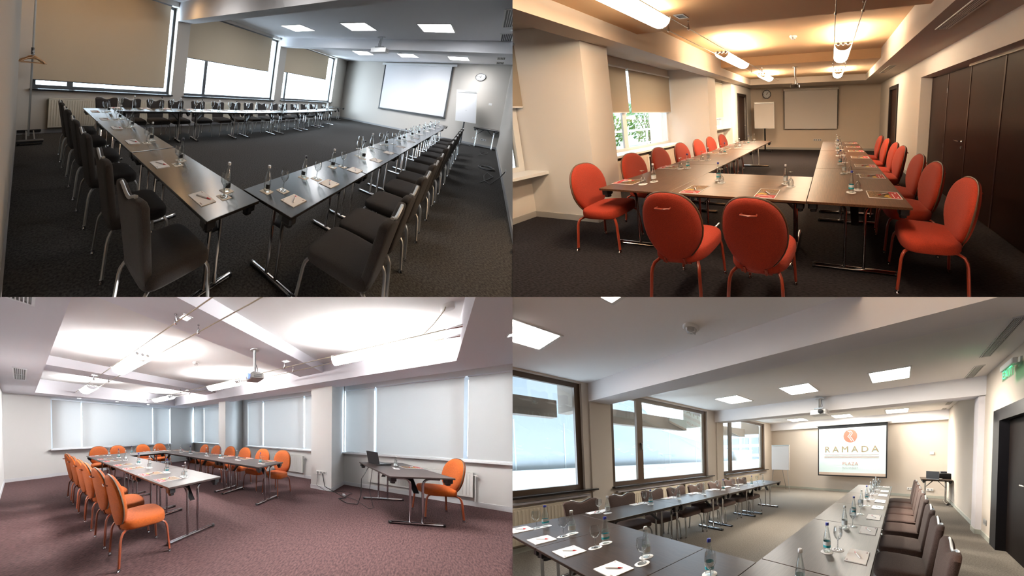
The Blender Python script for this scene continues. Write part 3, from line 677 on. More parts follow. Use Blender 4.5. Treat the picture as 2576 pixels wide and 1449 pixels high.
struct('wall_right', MB().box(4.75,5.0,-4.2,3.86,0,2.235), b_panel, 'dark closet back behind the wenge panels')
# ceiling: low rim, raised middle with two steps
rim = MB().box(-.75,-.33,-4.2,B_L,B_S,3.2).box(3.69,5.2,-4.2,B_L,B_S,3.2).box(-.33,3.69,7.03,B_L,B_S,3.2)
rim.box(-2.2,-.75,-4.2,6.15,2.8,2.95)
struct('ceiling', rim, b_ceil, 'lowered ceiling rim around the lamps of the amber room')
struct('ceiling', MB().box(-.5,3.9,-4.2,1.25,2.79,3.2).box(-.5,3.9,4.4,7.2,2.785,3.2).box(-.5,3.9,1.25,4.4,3.01,3.2), mat('b_ceiling_upper_glow', (.62,.41,.23), .9), 'raised tan ceiling coloured with amber lamp glow in the amber room')  # tan paint with the orange glow of the lamps mixed into its colour
base_run('baseboard_front', 'grey skirting under the screen of the amber room', [(B_XR,B_L),(-.75,B_L)], b_base)
base_run('baseboard_left', 'grey skirting around the first pier of the amber room', [(-.73,1.06),(-.73,.62),(BW,.62),(BW,-4)], b_base)
base_run('baseboard_right', 'grey skirting beside the far door of the amber room', [(B_XR,3.86),(B_XR,5.66)], b_base)
# windows, sills, blinds
window('window_1', 'white framed window beside the first pier, cut by the picture edge', (BW-.1,-3.3,.74), PI/2, 3.9, 1.9, b_white, [1.6,3.45], .07)
window('window_2', 'white framed bay window with green bush outside', (BW-.1,1.08,.74), PI/2, 3.27, 1.9, b_white, [1.62], .07, handle=None)
window('window_3', 'narrow white window in the far bay of the amber room', (-1.18,4.85,1.1), PI/2, 1.29, 1.5, b_white, [.6], .06)
struct('window_sill', MB().box(BW-.05,-1.58,-3.6,.64,.7,.745,.006), b_white, 'white sill of the near bay in the amber room')
struct('window_sill', MB().box(BW-.05,-1.58,1.04,4.38,.7,.745,.006), b_white, 'white sill under the bush window')
struct('window_sill', MB().box(-1.15,-.8,4.8,6.17,1.05,1.09,.006), b_white, 'white sill in the far bay of the amber room')
blind('beige roller blind of the near bay, cut by the picture edge', (BW+.04,-.32,2.6), PI/2, 1.98, .88, b_blind, 'beige blinds of the amber room')
blind('narrow beige roller blind left of the gap at the bush window', (BW+.04,1.93,2.59), PI/2, 1.6, .96, b_blind, 'beige blinds of the amber room', chain=False)
blind('wide beige roller blind at the bush window', (BW+.04,3.57,2.59), PI/2, 1.52, .96, b_blind, 'beige blinds of the amber room')
blind('narrow beige roller blind in the far bay of the amber room', (-1.07,5.5,2.56), PI/2, 1.25, 1.15, b_blind, 'beige blinds of the amber room', chain=False)
radiator('cream ribbed radiator under the bush window sill', (-1.72,2.1,.1), PI/2, 1.7, .52, mat('b_radiator', (.62,.52,.42), .5), 'radiators of the amber room')
radiator('cream ribbed radiator behind the middle red chairs', (-1.72,3.7,.1), PI/2, 1.1, .52, mat('b_radiator', (.62,.52,.42), .5), 'radiators of the amber room')
# outside the bush window: terrace, rail, bush, pale house
b_ext = mat('b_terrace', (.6,.58,.53), .8)
struct('terrace_ground', MB().box(-12,BW-.35,-2,16,-.3,-.1), b_ext, 'pale terrace outside the amber room windows')
t = thing('terrace_rail', 'white terrace railing outside the bush window', 'railing', (-5.2,0,-.1))
part(t, 'handrail', MB(50).box(-.04,.04,1.5,13,1.0,1.08), b_white); part(t, 'lower_rail', MB().box(-.03,.03,1.5,13,.45,.5), b_white)
for y in np.arange(1.6,13,1.15): part(t, 'post', MB().box(-.03,.03,y-.03,y+.03,0,1.0), b_white)
def bush(label, loc, r, h, n, leafm, stemm, seed):
    rnd = random.Random(seed); t = thing('garden_bush', label, 'bush', loc)
    st = MB(50)
    for k in range(7):
        a = rnd.uniform(0, 2*PI); q = r*rnd.uniform(.2,.7)
        st.tube([(0,0,0),(q*.4*math.cos(a),q*.4*math.sin(a),h*.35),(q*math.cos(a),q*math.sin(a),h*.8)], [.03,.02,.008], 5)
    part(t, 'stems', st, stemm)
    lf = MB()
    for k in range(n):
        a = rnd.uniform(0, 2*PI); b = math.acos(rnd.uniform(-1,1)); q = rnd.uniform(.45,1)**.5
        x, y, z = r*q*math.sin(b)*math.cos(a), r*q*math.sin(b)*math.sin(a), h*.55+h*.5*q*math.cos(b)
        s = rnd.uniform(.07,.13); d = np.array([rnd.gauss(0,1) for _ in range(3)]); d /= np.linalg.norm(d); e = np.cross(d,(.3,.5,.8)); e /= np.linalg.norm(e)
        P = np.array([x,y,max(.05,z)]); lf.add([P-d*s, P+e*s*.35, P+d*s, P-e*s*.35], [(0,1,2,3)])
    part(t, 'foliage', lf, leafm, kind='stuff'); return t
leafm = mat('leaf_green', (.1,.26,.04), .6, var=.5, vscale=3, transl=.3); bark = mat('bark', (.1,.06,.04), .9)
bush('light green bush behind the terrace railing', (-7.0,9.9,-.1), 1.4, 2.5, 2600, leafm, bark, 1)
bush('smaller green bush left of the large one outside', (-7.2,7.2,-.1), .8, 1.7, 1200, leafm, bark, 2)
bush('low green shrub at the back of the terrace', (-9.3,8.6,-.1), .9, 1.6, 900, leafm, bark, 4)
t = thing('neighbour_house', 'pale flat house beyond the terrace bush', 'building', (-13,13,-.3))
part(t, 'wall', MB().box(-1,1,-9,7,0,7), mat('b_house', (.62,.62,.6), .9))
for k in range(5): f = part(t, 'window', MB().box(.98,1.03,-7.5+k*2.8,-5.9+k*2.8,1.7,3.0), mat('house_glass', (.1,.12,.15), .2)); 
struct('terrace_pillar', MB().box(-4.2,-3.7,6.3,7.9,-.1,5), mat('b_terrace_pillar', (.72,.66,.56), .9), 'cream pillar outside at the bush window edge')
# dark panels and doors on the right
XP = 4.62
pv = [(3.84,3.08),(3.08,2.30),(2.30,1.50),(1.50,.40)]
for i, (y1, y0) in enumerate(pv):
    t = thing('closet_panel', ['narrow wenge closet panel next to the cream reveal','wenge closet door with chrome lever handle','wide wenge closet panel beside the lever handle door','wenge closet panel cut by the picture edge'][min(i,3)], 'panel', (XP,(y0+y1)/2,0), 0, 'dark wenge closet panels of the amber room')
    h = (y1-y0)/2-.005
    part(t, 'leaf', MB().box(0,.04,-h,h,.01,2.2), b_panel)
    part(t, 'edge_strip', MB().box(-.006,0,h-.028,h,.01,2.2), mat('b_panel_edge', (.035,.013,.012), .3))
    if i == 1:
        hd = part(t, 'lever_handle', MB(50).bar((-.0,-.29,1.05),(-.05,-.29,1.05),.011).tube([(-.05,-.29,1.05),(-.055,-.22,1.05),(-.055,-.15,1.055)], .009, 8).disc((-.004,-.29,1.05),'x',.026,.008), chrome)
        part(t, 'lock_rose', MB(50).disc((-.006,-.29,.95),'x',.024,.01), chrome, hd)
        for z in (.9,1.9): part(t, 'hinge', MB(50).bar((-.006,h-.01,z-.04),(-.006,h-.01,z+.04),.008,6), steel)
struct('trim_1', MB().box(XP-.03,XP+.06,-4,2.3,2.2,2.233), mat('b_rail', (.7,.6,.45), .5), 'pale sliding rail above the wenge panels')
struct('trim_2', MB().box(B_XR+.003,4.62,3.84,3.858,0,2.235), mat('b_reveal', (.72,.68,.64), .8), 'white reveal beside the wenge panels')
for nm, lb, loc, rot, w in (('door_1','dark door in the right wall near the blank screen',(B_XR,6.24,0),-PI/2,1.08),('door_2','dark door in the left wall beside the flipchart',(-.75,7.19,0),PI/2,.98)):
    t = thing(nm, lb, None, loc, rot, kind='structure')
    dk = mat('b_door_frame', (.014,.009,.008), .4)
    s_ = -1 if nm == 'door_1' else 1
    part(t, 'door_frame', MB().box(-w/2,-w/2+.1,-.03,.16,0,2.28).box(w/2-.1,w/2,-.03,.16,0,2.28).box(-w/2,w/2,-.03,.16,2.18,2.28), dk)
    lf = part(t, 'leaf', MB().box(-w/2+.1,w/2-.1,.04,.08,.005,2.18), b_panel)
    part(t, 'handle', MB(50).bar((w/2-.16,.04,1.08),(w/2-.16,-.02,1.08),.01).bar((w/2-.16,-.02,1.08),(w/2-.28,-.02,1.08),.01).disc((w/2-.16,.035,.98),'y',.02,.01,12), chrome, lf)
# far wall fittings
t = thing('projection_screen', 'blank white pull-down screen in the amber room', 'screen', (1.765,B_L,0))
part(t, 'housing', MB().box(-1.1,1.1,-.11,-.005,2.41,2.5,.02), mat('b_housing', (.66,.6,.54), .5))
f = part(t, 'cloth', MB().box(-1.05,1.05,-.06,-.055,.88,2.42), mat('b_screen', (.85,.79,.75), .9))
part(t, 'bottom_bar', MB(50).bar((-1.06,-.058,.875),(1.06,-.058,.875),.014), white)
part(t, 'side_edge', MB().box(1.05,1.075,-.062,-.055,.88,2.42).box(-1.075,-1.05,-.062,-.055,.88,2.42), black, f)
part(t, 'pull_cord', MB(50).bar((1.09,-.05,2.42),(1.1,-.05,1.0),.006,6), black)
clock('black rimmed wall clock above the flipchart in the amber room', (-.045,B_L,2.315), 0, .18, black, math.radians(33), math.radians(42))
wall_plate('wall_socket', 'white socket plate left of its pair under the blank screen', (1.97,B_L,.415), 0, .155, .085, 2)
wall_plate('wall_socket', 'white socket plate right of its pair under the blank screen', (2.14,B_L,.415), 0, .155, .085, 2)
t = thing('flipchart', 'white flipchart on black wheeled stand in the amber room', 'flipchart', (-.02,7.75,0))
f = part(t, 'board', MB().box(-.4,.42,-.02,.01,.93,1.98), white)
part(t, 'paper_pad', MB().box(-.385,.4,-.026,-.02,.95,1.9), mat('b_flip_paper', (.8,.75,.71), .9), f)
part(t, 'clamp_bar', MB().box(-.37,.39,-.04,-.02,1.92,1.96), silver, f)
part(t, 'stand_pole', MB(50).bar((.01,.05,.05),(.01,.05,1.4),.035), black)
part(t, 'foot_star', MB(50).bar((-.3,-.15,.04),(.3,.25,.04),.02).bar((.3,-.15,.04),(-.3,.25,.04),.02), black)
for x, y in ((-.3,-.15),(.3,.25),(.3,-.15),(-.3,.25)): part(t, 'caster', MB(50).disc((x,y,.03),'x',.03,.03,10), black)
projector('black projector on a silver pole in the amber room', (1.6,4.95,2.785), 0, .52, black, black, .72)
detector('white smoke detector on the raised amber ceiling', (1.85,2.85,3.01), .075)
for i, (y0, y1) in enumerate(((.45,1.53),(4.2,5.42))):
    grille('long white ceiling grille above the wenge panels, %s' % ('near one' if i == 0 else 'far one'), 3.84, 4.0, y0, y1, B_S, 4, 'y', mat('b_grille', (.7,.64,.56), .4), 'ceiling grilles of the amber room')
for lb, x, y in (('square recessed downlight between the left cables', .72, .78),('square recessed downlight between the right cables', 2.75, .62)):
    t = thing('downlight', lb, 'downlight', (x,y,2.79), 0, 'recessed downlights of the amber room')
    part(t, 'trim', MB().box(-.07,.07,-.07,-.05,-.008,0).box(-.07,.07,.05,.07,-.008,0).box(-.07,-.05,-.05,.05,-.008,0).box(.05,.07,-.05,.05,-.008,0), silver); part(t, 'reflector', MB().box(-.05,.05,-.05,.05,-.003,-.0005), black)
# cable lights
def cable_light(label, x, y0, y1, z, w, m, group, metal=chrome, r=None):
    """curved glass trough between two cables"""
    t = thing('cable_light', label, 'cable light', (x,(y0+y1)/2,z), 0, group); l = (y1-y0)/2
    rs = []
    for y in (-l, l):
        o = [(w*math.cos(a), y, .01+w*.8*math.sin(a)) for a in np.linspace(PI*1.03, PI*1.97, 8)]
        i = [(w*.965*math.cos(a), y, .01+w*.765*math.sin(a)) for a in np.linspace(PI*1.97, PI*1.03, 8)]
        rs.append(o+i)
    part(t, 'glass_shade', MB(50).rings(rs), m)
    for s in (-1, 1):
        b = part(t, 'cross_bar', MB(50).bar((-w-.01,s*l,.012),(w+.01,s*l,.012),.006,6), metal)
        for k in (-.5,0,.5): part(t, 'end_disc', MB(50).disc((w*k*1.1,s*l,.012),'y',w*.17,.012,12), mat('disc_glass', (.6,.62,.65), .2), b)
    return t
def cables(label, x, y0, y1, z, group, m, r=.006):
    t = thing('lamp_cable', label, 'cable', (x,y0,z), 0, group)
    part(t, 'wire', MB(50).bar((0,0,0),(0,y1-y0,0),r,6), m)
    for y, d in ((0,.14),(y1-y0,-.14)): part(t, 'tension_end', MB(50).tube([(0,y,0),(0,y+d*.6,0),(0,y+d,0)], [.02,.011,.006], 8), chrome)
    return t
def hook(label, x, y, z, ztop, group):
    t = thing('cable_hanger', label, 'hanger', (x,y,z), 0, group)
    part(t, 'clip', MB(50).lathe([(.007,-.02),(.017,-.015),(.017,.015),(.006,.06)], 10), chrome); part(t, 'rod', MB(50).bar((0,0,.05),(0,0,ztop-z),.003,5), chrome); part(t, 'rose', MB(50).disc((0,0,ztop-z-.006),'z',.012,.012,10), chrome)
bz = 2.69
b_far = emit('b_lamp_far', (1.0,.8,.57), LAMP_B*1.9)
b_near = emit('b_lamp_near', (1.0,.83,.62), LAMP_B*.5)
b_lamp = emit('b_lamp', (1.0,.79,.56), LAMP_B)
for i, (y0, y1) in enumerate(((-1.1,.55),(2.38,3.6),(5.28,6.24))):
    cable_light('amber glass cable light, %s from the camera on the window side' % ORD[i], .57, y0, y1, bz, .145, (b_near, b_lamp, b_far)[i], 'amber cable lights on the window side')
for i, (y0, y1) in enumerate(((2.45,3.6),(5.38,6.25))):
    cable_light('amber glass cable light, %s from the camera on the panel side' % ORD[i], 2.76, y0, y1, bz, .145, b_lamp if i < 1 else b_far, 'amber cable lights on the panel side')
cable_light('amber glass cable light overhead on the panel side', 2.76, -1.1, .05, bz, .145, b_near, 'amber cable lights on the panel side')
wire = mat('wire_grey', (.16,.14,.11), .4, .6)
for x, lb in ((.42,'left cable of the window side lamp pair'),(.72,'right cable of the window side lamp pair'),(2.61,'left cable of the panel side lamp pair'),(2.91,'right cable of the panel side lamp pair')):
    cables('thin taut lamp cable, '+lb, x, -3.9, 7.02, bz, 'lamp cables of the amber room', wire)
    for j, y in enumerate((.95,4.75)): hook('small chrome clip holding the %s, %s' % (lb, 'near' if j == 0 else 'far'), x, y, bz, 2.79, 'cable clips of the amber room')
# tables
BG = 'brown folding tables of the amber room'
tb = table(1.46, .9, b_wood, b_wood, .16); tb2 = table(1.75, .9, b_wood, b_wood, .16); tm = table(1.46, .93, b_wood, b_wood, .16)
for i, (y0, y1) in enumerate(((0,1.47),(1.47,3.23),(3.23,5.0))):
    place(tb if i == 0 else tb2, 'folding_table', 'brown folding table, %s from the camera in the window row' % ORD[i], 'table', (.45,(y0+y1)/2,0), PI/2, BG)
    place(tb if i == 0 else tb2, 'folding_table', 'brown folding table, %s from the camera in the panel row' % ORD[i], 'table', (2.817,(y0+y1)/2,0), PI/2, BG)
place(tm, 'folding_table', 'brown folding table joining the two rows, two brochures on it', 'table', (1.633,.465,0), 0, BG)
# chairs
cr = chair_round(b_fab, b_leg, b_pipe, 'b')
for i, y in enumerate((.16,.93,1.58,2.25,2.95,3.58,4.3)):
    place(cr, 'banquet_chair', 'red oval back chair, %s from the camera on the window side' % ORD[i], 'chair', (-.05 if i == 0 else -.08,y,0), sit_rot(1,0)+(.12,0,.02,-.02,0,.02,0)[i], 'red chairs on the window side', 1.02)
for i, x in enumerate((1.38,2.06)):
    place(cr, 'banquet_chair', 'red oval back chair seen from behind, %s, carry handle showing' % ('nearer the windows' if i == 0 else 'nearer the wenge panels'), 'chair', (x,-.42,0), (.06,-.02)[i], 'red chairs with their backs to the camera', 1.03)
for i, y in enumerate((.12,.8,1.36,2.2,2.68,3.38,4.08)):
    place(cr, 'banquet_chair', 'red oval back chair, %s from the camera on the panel side' % ORD[i], 'chair', (3.43,y,0), sit_rot(-1,0)+(-.05,.04,0,.02,-.02,0,0)[i], 'red chairs on the panel side', 1.02)
# place settings
bb, bw, gi, br = bottle(capb, labelt, 'b'), bottle(capw, labelw, 'bw'), goblet(True), brochure()
penB = pen(mat('red_plastic', (.6,.02,.03), .4), mat('pen_white', (.75,.74,.76), .35))
def settingB(b_, g_, bo, rot, where, n, blue, T=.7405, s=(.9,.87), bs=1.0, B=(bb,bw), G=gi, BR=br, grp=''):
    if b_:
        place(BR, 'brochure', 'food brochure with red band, %s' % (where % n), 'brochure', (*b_,T), rot, 'brochures '+grp, bs)
        place(penB, 'pen', 'white pen on the brochure, %s' % (where % n), 'pen', (*b_,T+.0045), rot+2.2, 'pens '+grp, 1.0)
    if g_:
        solo('coaster', coaster_rd, paper, 'round white coaster under the upturned glass, %s' % (where % n), 'coaster', (*g_,T), 0, 'coasters '+grp, .95)
        place(G, 'wine_glass', 'upturned stemmed glass, %s' % (where % n), 'glass', (*g_,T+.003), 0, 'upturned glasses '+grp, s[1])
    if bo:
        solo('coaster', coaster_rd, paper, 'round white coaster under the bottle, %s' % (where % n), 'coaster', (*bo,T), .2, 'coasters '+grp, .95)
        place(B[0] if blue else B[1], 'water_bottle', 'clear water bottle with %s cap, %s' % ('blue' if blue else 'silver', where % n), 'bottle', (*bo,T+.003), 0, 'water bottles '+grp, s[0])
for i, (y, bx, by, gx, gy) in enumerate(((.31,.45,.374,.396,.247),(1.18,.455,1.16,.363,1.106),(1.84,.454,1.852,.362,1.789),(2.6,.459,2.589,.389,2.54),(3.28,.45,3.5,.39,3.42),(3.95,.45,4.2,.39,4.08),(4.6,.45,4.75,.4,4.66))):
    settingB((.13,y), (gx,gy), (bx,by), -PI/2, '%s from the camera in the amber window row', ORD[i], i in (1,3,5), grp='on the amber window row')
for i, (x, bx, by, gx, gy) in enumerate(((1.13,1.225,.581,1.307,.474),(1.95,2.076,.563,2.152,.46))):
    settingB((x,.17), (gx,gy), (bx,by), 0, 'on the joining table, %s', ('nearer the windows','nearer the panels')[i], i == 0, grp='on the amber joining table')
for i, (y, bx, by, gx, gy) in enumerate(((.327,2.789,.355,2.863,.458),(1.095,2.757,1.191,2.841,1.265),(1.735,2.731,1.815,2.808,1.953),(2.496,2.72,2.591,2.812,2.7),(3.24,2.729,3.316,2.81,3.42),(3.9,2.73,4.0,2.81,4.1),(4.62,2.73,4.62,2.81,4.72))):
    settingB((3.09,y), (gx,gy), (bx,by), PI/2, '%s from the camera in the panel row', ORD[i], i in (0,2,4), grp='on the amber panel row')

# ================================================================== ROOM C: white room, orange chairs, plum carpet
room(RC)
C_L, C_H, C_U, C_X = 6.39, 2.42, 2.8, 4.4
c_wall = mat('c_wall_paint', (.7,.69,.68), .85, bump=.02, bscale=90)
c_ceil = mat('c_ceiling_daylight_tint', (.76,.75,.81), .9)  # white paint; the lavender cast of daylight is put into the colour
c_up = mat('c_ceiling_upper', (.78,.77,.77), .9)
c_floor = carpet('c_carpet', (.05,.027,.028), (.125,.068,.068), (1,3,1), 22, .5, 1.2)
c_white = mat('c_white_frame', (.82,.84,.88), .4)
c_blind = mat('c_blind_cloth', (.68,.67,.66), .95, bump=.04, bscale=200, transl=.4, spec=.05)
c_wood = mat('c_table_top', (.06,.043,.04), .4, var=.3, vscale=5, stretch=(1.2,24,24), spec=.15)
c_fab = mat('c_orange_cloth', (.42,.082,.004), .9, bump=.25, bscale=240, var=.15, vscale=60, sheen=.02)
c_leg = mat('c_rust_metal', (.3,.065,.025), .3, spec=.5)
c_pipe = mat('c_brown_piping', (.1,.06,.035), .5)
c_base = mat('c_skirting', (.7,.71,.74), .5)
struct('floor', MB().box(-1.6,C_X+.3,-3.9,C_L+.2,-.1,0), c_floor, 'plum carpet of the white room')
fx0, fx1, fz0, fz1 = -.52, 3.2, .84, 2.36
struct('wall_front', MB().box(-1.6,fx0,C_L,C_L+.2,0,2.9).box(fx1,C_X+.3,C_L,C_L+.2,0,2.9).box(fx0,fx1,C_L+.05,C_L+.2,0,fz0).box(fx0,fx1,C_L+.05,C_L+.2,fz1,2.9), c_wall, 'white far wall around the wide blind of the white room')
struct('wall_left', MB().box(-1.6,-1.43,-3.9,C_L+.2,0,2.9), c_wall, 'white wall at the vent side of the white room')
struct('wall_back', MB().box(-1.6,C_X+.3,-3.9,-3.75,0,2.9), c_wall, 'white wall behind the camera in the white room')
rw = MB(); ys = -3.75
c_wins = ((-3.75,-.56,.85,2.43),(.12,2.88,.84,2.43),(4.3,6.36,.84,2.43))
for y0, y1, z0, z1 in c_wins:
    if y0 > ys: rw.box(C_X,C_X+.3,ys,y0,0,2.9)
    rw.box(C_X,C_X+.3,y0,y1,0,z0); rw.box(C_X,C_X+.3,y0,y1,z1,2.9); ys = y1
rw.box(C_X,C_X+.3,ys,C_L,0,2.9)
struct('wall_right', rw, c_wall, 'white window wall of the white room')
struct('column', MB().box(3.56,C_X,-.545,-.04,0,2.6), c_wall, 'square white column with wall sockets in the white room')
struct('column', MB().box(3.56,C_X,3.16,3.52,0,2.6), c_wall, 'square white column between the far orange chairs and windows')
struct('ceiling', MB().box(-1.6,-.86,-3.9,C_L,C_H,2.9).box(3.06,3.8,-3.9,C_L,C_H,2.9).box(-.86,3.06,5.74,C_L,C_H,2.9).box(-.86,3.06,-3.9,-2.55,C_H,2.9).box(3.8,C_X,-3.9,C_L,2.545,2.9), c_ceil, 'lowered ceiling rim of the white room')
struct('ceiling', MB().box(-.9,3.1,-2.6,5.8,C_U,3.0), c_up, 'raised bright ceiling of the white room')
struct('ceiling_beam', MB().box(-.86,3.06,-.545,0,2.62,C_U), c_ceil, 'wide ceiling beam carrying the projector of the white room')
struct('ceiling_beam', MB().box(-.86,3.06,3.07,3.6,2.62,C_U), c_ceil, 'narrow ceiling beam beyond the projector of the white room')
base_run('baseboard_front', 'white skirting under the wide blind of the white room', [(C_X,C_L+.05),(-.525,C_L+.05),(-.525,C_L),(-1.43,C_L)], c_base)
base_run('baseboard_left', 'white skirting at the vent side of the white room', [(-1.43,C_L),(-1.43,-3.7)], c_base)
base_run('baseboard_right', 'white skirting around the socket column of the white room', [(C_X,-3.7),(C_X,-.545),(3.56,-.545),(3.56,-.04),(C_X,-.04),(C_X,3.16),(3.56,3.16),(3.56,3.52),(C_X,3.52),(C_X,C_L)], c_base)
window('window_1', 'white window behind the wide blinds of the far wall', (fx0,C_L+.16,fz0), 0, fx1-fx0, fz1-fz0, c_white, [.7,2.97], .05)
for i, (y0, y1, z0, z1) in enumerate(c_wins):
    window('window_%d' % (i+2), 'white window behind the %s blinds of the side wall' % ('radiator table','middle','far corner')[i], (C_X+.2,y1,z0), -PI/2, y1-y0, z1-z0, c_white, [(.7,2.2),(.74,2.28),(.76,)][i], .05)
    struct('window_sill', MB().box(C_X-.1,C_X+.2,y0-.03,y1+.03,z0-.035,z0+.005,.006), c_white, 'white sill under the %s blinds of the side wall' % ('radiator table','middle','far corner')[i])
struct('window_sill', MB().box(fx0-.01,fx1+.03,C_L-.08,C_L+.12,fz0-.035,fz0+.005,.006), c_white, 'white sill under the wide blinds of the far wall')
for lb, x0, x1 in (('narrow grey white blind at the vent end of the far wall',-.49,.175),('wide grey white blind in the middle of the far wall',.215,2.43),('narrow grey white blind at the corner end of the far wall',2.47,3.16)):
    blind(lb, ((x0+x1)/2,C_L+.03,fz1-.03), 0, x1-x0, fz1-fz0-.05, c_blind, 'grey white blinds of the white room', chain=False, railr=.018, railm=c_white)
for lb, y0, y1 in (('narrow blind beside the socket column, above the laptop',-.6,-1.24),('wide blind above the laptop table radiator',-1.29,-2.73),('wide blind above the lone orange chair, cut by the edge',-2.79,-3.7),('narrow blind left of the middle side window',2.84,2.15),('wide blind of the middle side window',2.1,.6),('narrow blind touching the socket column from behind',.55,.14),('narrow blind nearest the far corner of the side wall',6.32,5.61),('blind beside the far column of the side wall',5.56,4.32)):
    blind(lb, (C_X-.03,(y0+y1)/2,2.4), -PI/2, y0-y1, 1.53, c_blind, 'grey white blinds of the white room', chain=False, railr=.016, railm=c_white)
c_rad = mat('c_radiator', (.82,.82,.8), .4)
radiator('white ribbed radiator behind the laptop table', (C_X-.02,-2.0,.17), -PI/2, 1.72, .46, c_rad, 'radiators of the white room')
radiator('white radiator between the socket column and the orange chairs', (C_X-.02,1.2,.15), -PI/2, 1.2, .5, c_rad, 'radiators of the white room')
radiator('white radiator behind the far orange chairs', (C_X-.02,4.9,.15), -PI/2, 1.2, .5, c_rad, 'radiators of the white room')
wall_plate('wall_socket', 'white triple socket with two plugs on the column', (3.56,-.3,.405), -PI/2, .24, .085, 3)
grille('white ceiling vent with dark slots above the chair row', -1.205, -1.04, 2.75, 3.85, C_H, 5, 'y', c_white, 'ceiling vents of the white room')
grille('white ceiling vent cut by the upper picture edge', -1.2, -1.04, -.95, .12, C_H, 5, 'y', c_white, 'ceiling vents of the white room')
detector('white smoke detector on the raised ceiling of the white room', (1.25,1.37,C_U), .065)
c_dl = emit('c_downlight', (1.0,.97,.95), 8.0)
for i, (x, y, z) in enumerate(((.1,6.1,C_H),(1.12,6.1,C_H),(2.16,6.1,C_H),(2.3,-2.95,C_H),(.05,-.3,2.62),(1.95,-.35,2.62),(-.05,3.3,2.62),(2.2,3.3,2.62))):
    t = thing('downlight', ['small downlight above the wide blind, vent end','small downlight above the middle of the wide blind','small downlight above the corner end of the wide blind','downlight in the blue tinted ceiling rim','downlight on the projector beam between two cables','downlight on the projector beam near the side wall','downlight on the narrow beam, vent side','downlight on the narrow beam, window side'][i], 'downlight', (x,y,z), 0, 'small downlights of the white room')
    part(t, 'trim', MB().box(-.06,.06,-.06,-.045,-.008,0).box(-.06,.06,.045,.06,-.008,0).box(-.06,-.045,-.045,.045,-.008,0).box(.045,.06,-.045,.045,-.008,0), c_white); part(t, 'lamp', MB().box(-.045,.045,-.045,.045,-.004,-.0005), c_dl)
projector('grey projector on a silver pole under the white room beam', (1.21,-.27,2.62), -PI/2-.5, .42, mat('projector_grey', (.22,.21,.2), .35), emit('projector_lens', (.35,.55,1.0), .8), .78)
cz = 2.53
c_lamps = [emit('c_lamp_%s' % n, (1.0,.985,.96), LAMP_C*k) for n, k in (('near',1.5),('middle',1.0),('far',.55))]
for i, (y0, y1) in enumerate(((-2.45,-1.5),(.99,2.05),(4.2,5.1))):
    cable_light('white glass cable light on the vent side, %s from the camera' % ORD[i], .09, y0, y1, cz, .135, c_lamps[i], 'white cable lights on the vent side')
for i, (y0, y1) in enumerate(((-2.09,-1.12),(1.05,2.08),(4.2,5.4))):
    cable_light('white glass cable light on the window side, %s from the camera' % ORD[i], 2.15, y0, y1, cz, .135, c_lamps[i], 'white cable lights on the window side')
wirec = mat('wire_cream', (.5,.45,.33), .4, .3)
for x, lb in ((-.05,'outer cable on the vent side'),(.225,'inner cable on the vent side'),(2.0,'inner cable on the window side'),(2.3,'outer cable on the window side')):
    cables('cream lamp cable, '+lb, x, -2.54, 5.73, cz, 'lamp cables of the white room', wirec)
    for j, y in enumerate((-.28,3.35)): hook('chrome clip on the %s, %s' % (lb, 'near beam' if j == 0 else 'far beam'), x, y, cz, 2.62, 'cable clips of the white room')
t = thing('power_canopy', 'white round power canopy with hanging cord on raised ceiling', 'canopy', (2.0,-2.42,C_U))
part(t, 'box', MB(50).lathe([(.055,-.06),(.06,-.055),(.06,-.001)], 18), white); part(t, 'cord', MB(50).tube([(-.05,.02,-.04),(-.1,.03,-.1),(-.05,.12,-.2),(.0,.2,-.26)], .005, 6), wirec)
# tables
CG = 'grey brown folding tables of the white room'
for i, (y0, y1) in enumerate(((0,1.15),(1.15,2.49),(2.49,4.53))):
    place(table(y1-y0, .773, c_wood, c_wood, .12), 'folding_table', 'grey brown folding table, %s from the camera in the chair-lined row' % ORD[i], 'table', (.387,(y0+y1)/2,0), PI/2, CG)
for i, (y0, y1) in enumerate(((.066,1.3),(1.3,2.5),(2.5,4.53))):
    place(table(y1-y0, .773, c_wood, c_wood, .12), 'folding_table', 'grey brown folding table, %s from the socket column in the window row' % ORD[i], 'table', (2.106,(y0+y1)/2,0), PI/2, CG)
place(table(.945, .773, c_wood, c_wood, .12), 'folding_table', 'grey brown folding table closing the far end of the horseshoe', 'table', (1.246,4.14,0), 0, CG)
sr = math.radians(31.2)
place(table(1.39, .83, c_wood, c_wood, .13), 'folding_table', 'lone folding table with laptop in front of the radiator', 'table', (3.215,-1.835,0), sr, CG)
# chairs
co = chair_round(c_fab, c_leg, c_pipe, 'c')
for i, y in enumerate((.22,.84,1.5,2.0,2.62,3.25)):
    place(co, 'banquet_chair', 'orange oval back chair, %s from the camera in the vent side row' % ORD[i], 'chair', (-.235,y,0), sit_rot(1,0)+(-.06,.02,0,.03,0,0)[i], 'orange chairs of the vent side row', .97)
for i, x in enumerate((.36,.83,1.55,2.1)):
    place(co, 'banquet_chair', 'orange oval back chair before the wide blind, %s from the vent side' % ORD[i], 'chair', (x,4.76,0), sit_rot(0,-1), 'orange chairs before the wide blind', .97)
for i, y in enumerate((.34,.93,1.55,2.15,2.78,3.4)):
    place(co, 'banquet_chair', 'orange oval back chair, %s from the socket column in the window row' % ORD[i], 'chair', (2.635,y,0), sit_rot(-1,0), 'orange chairs of the window row', .97)
place(co, 'banquet_chair', 'lone orange chair beside the laptop table', 'chair', (3.4,-2.355,0), math.radians(26.6), None, .97)
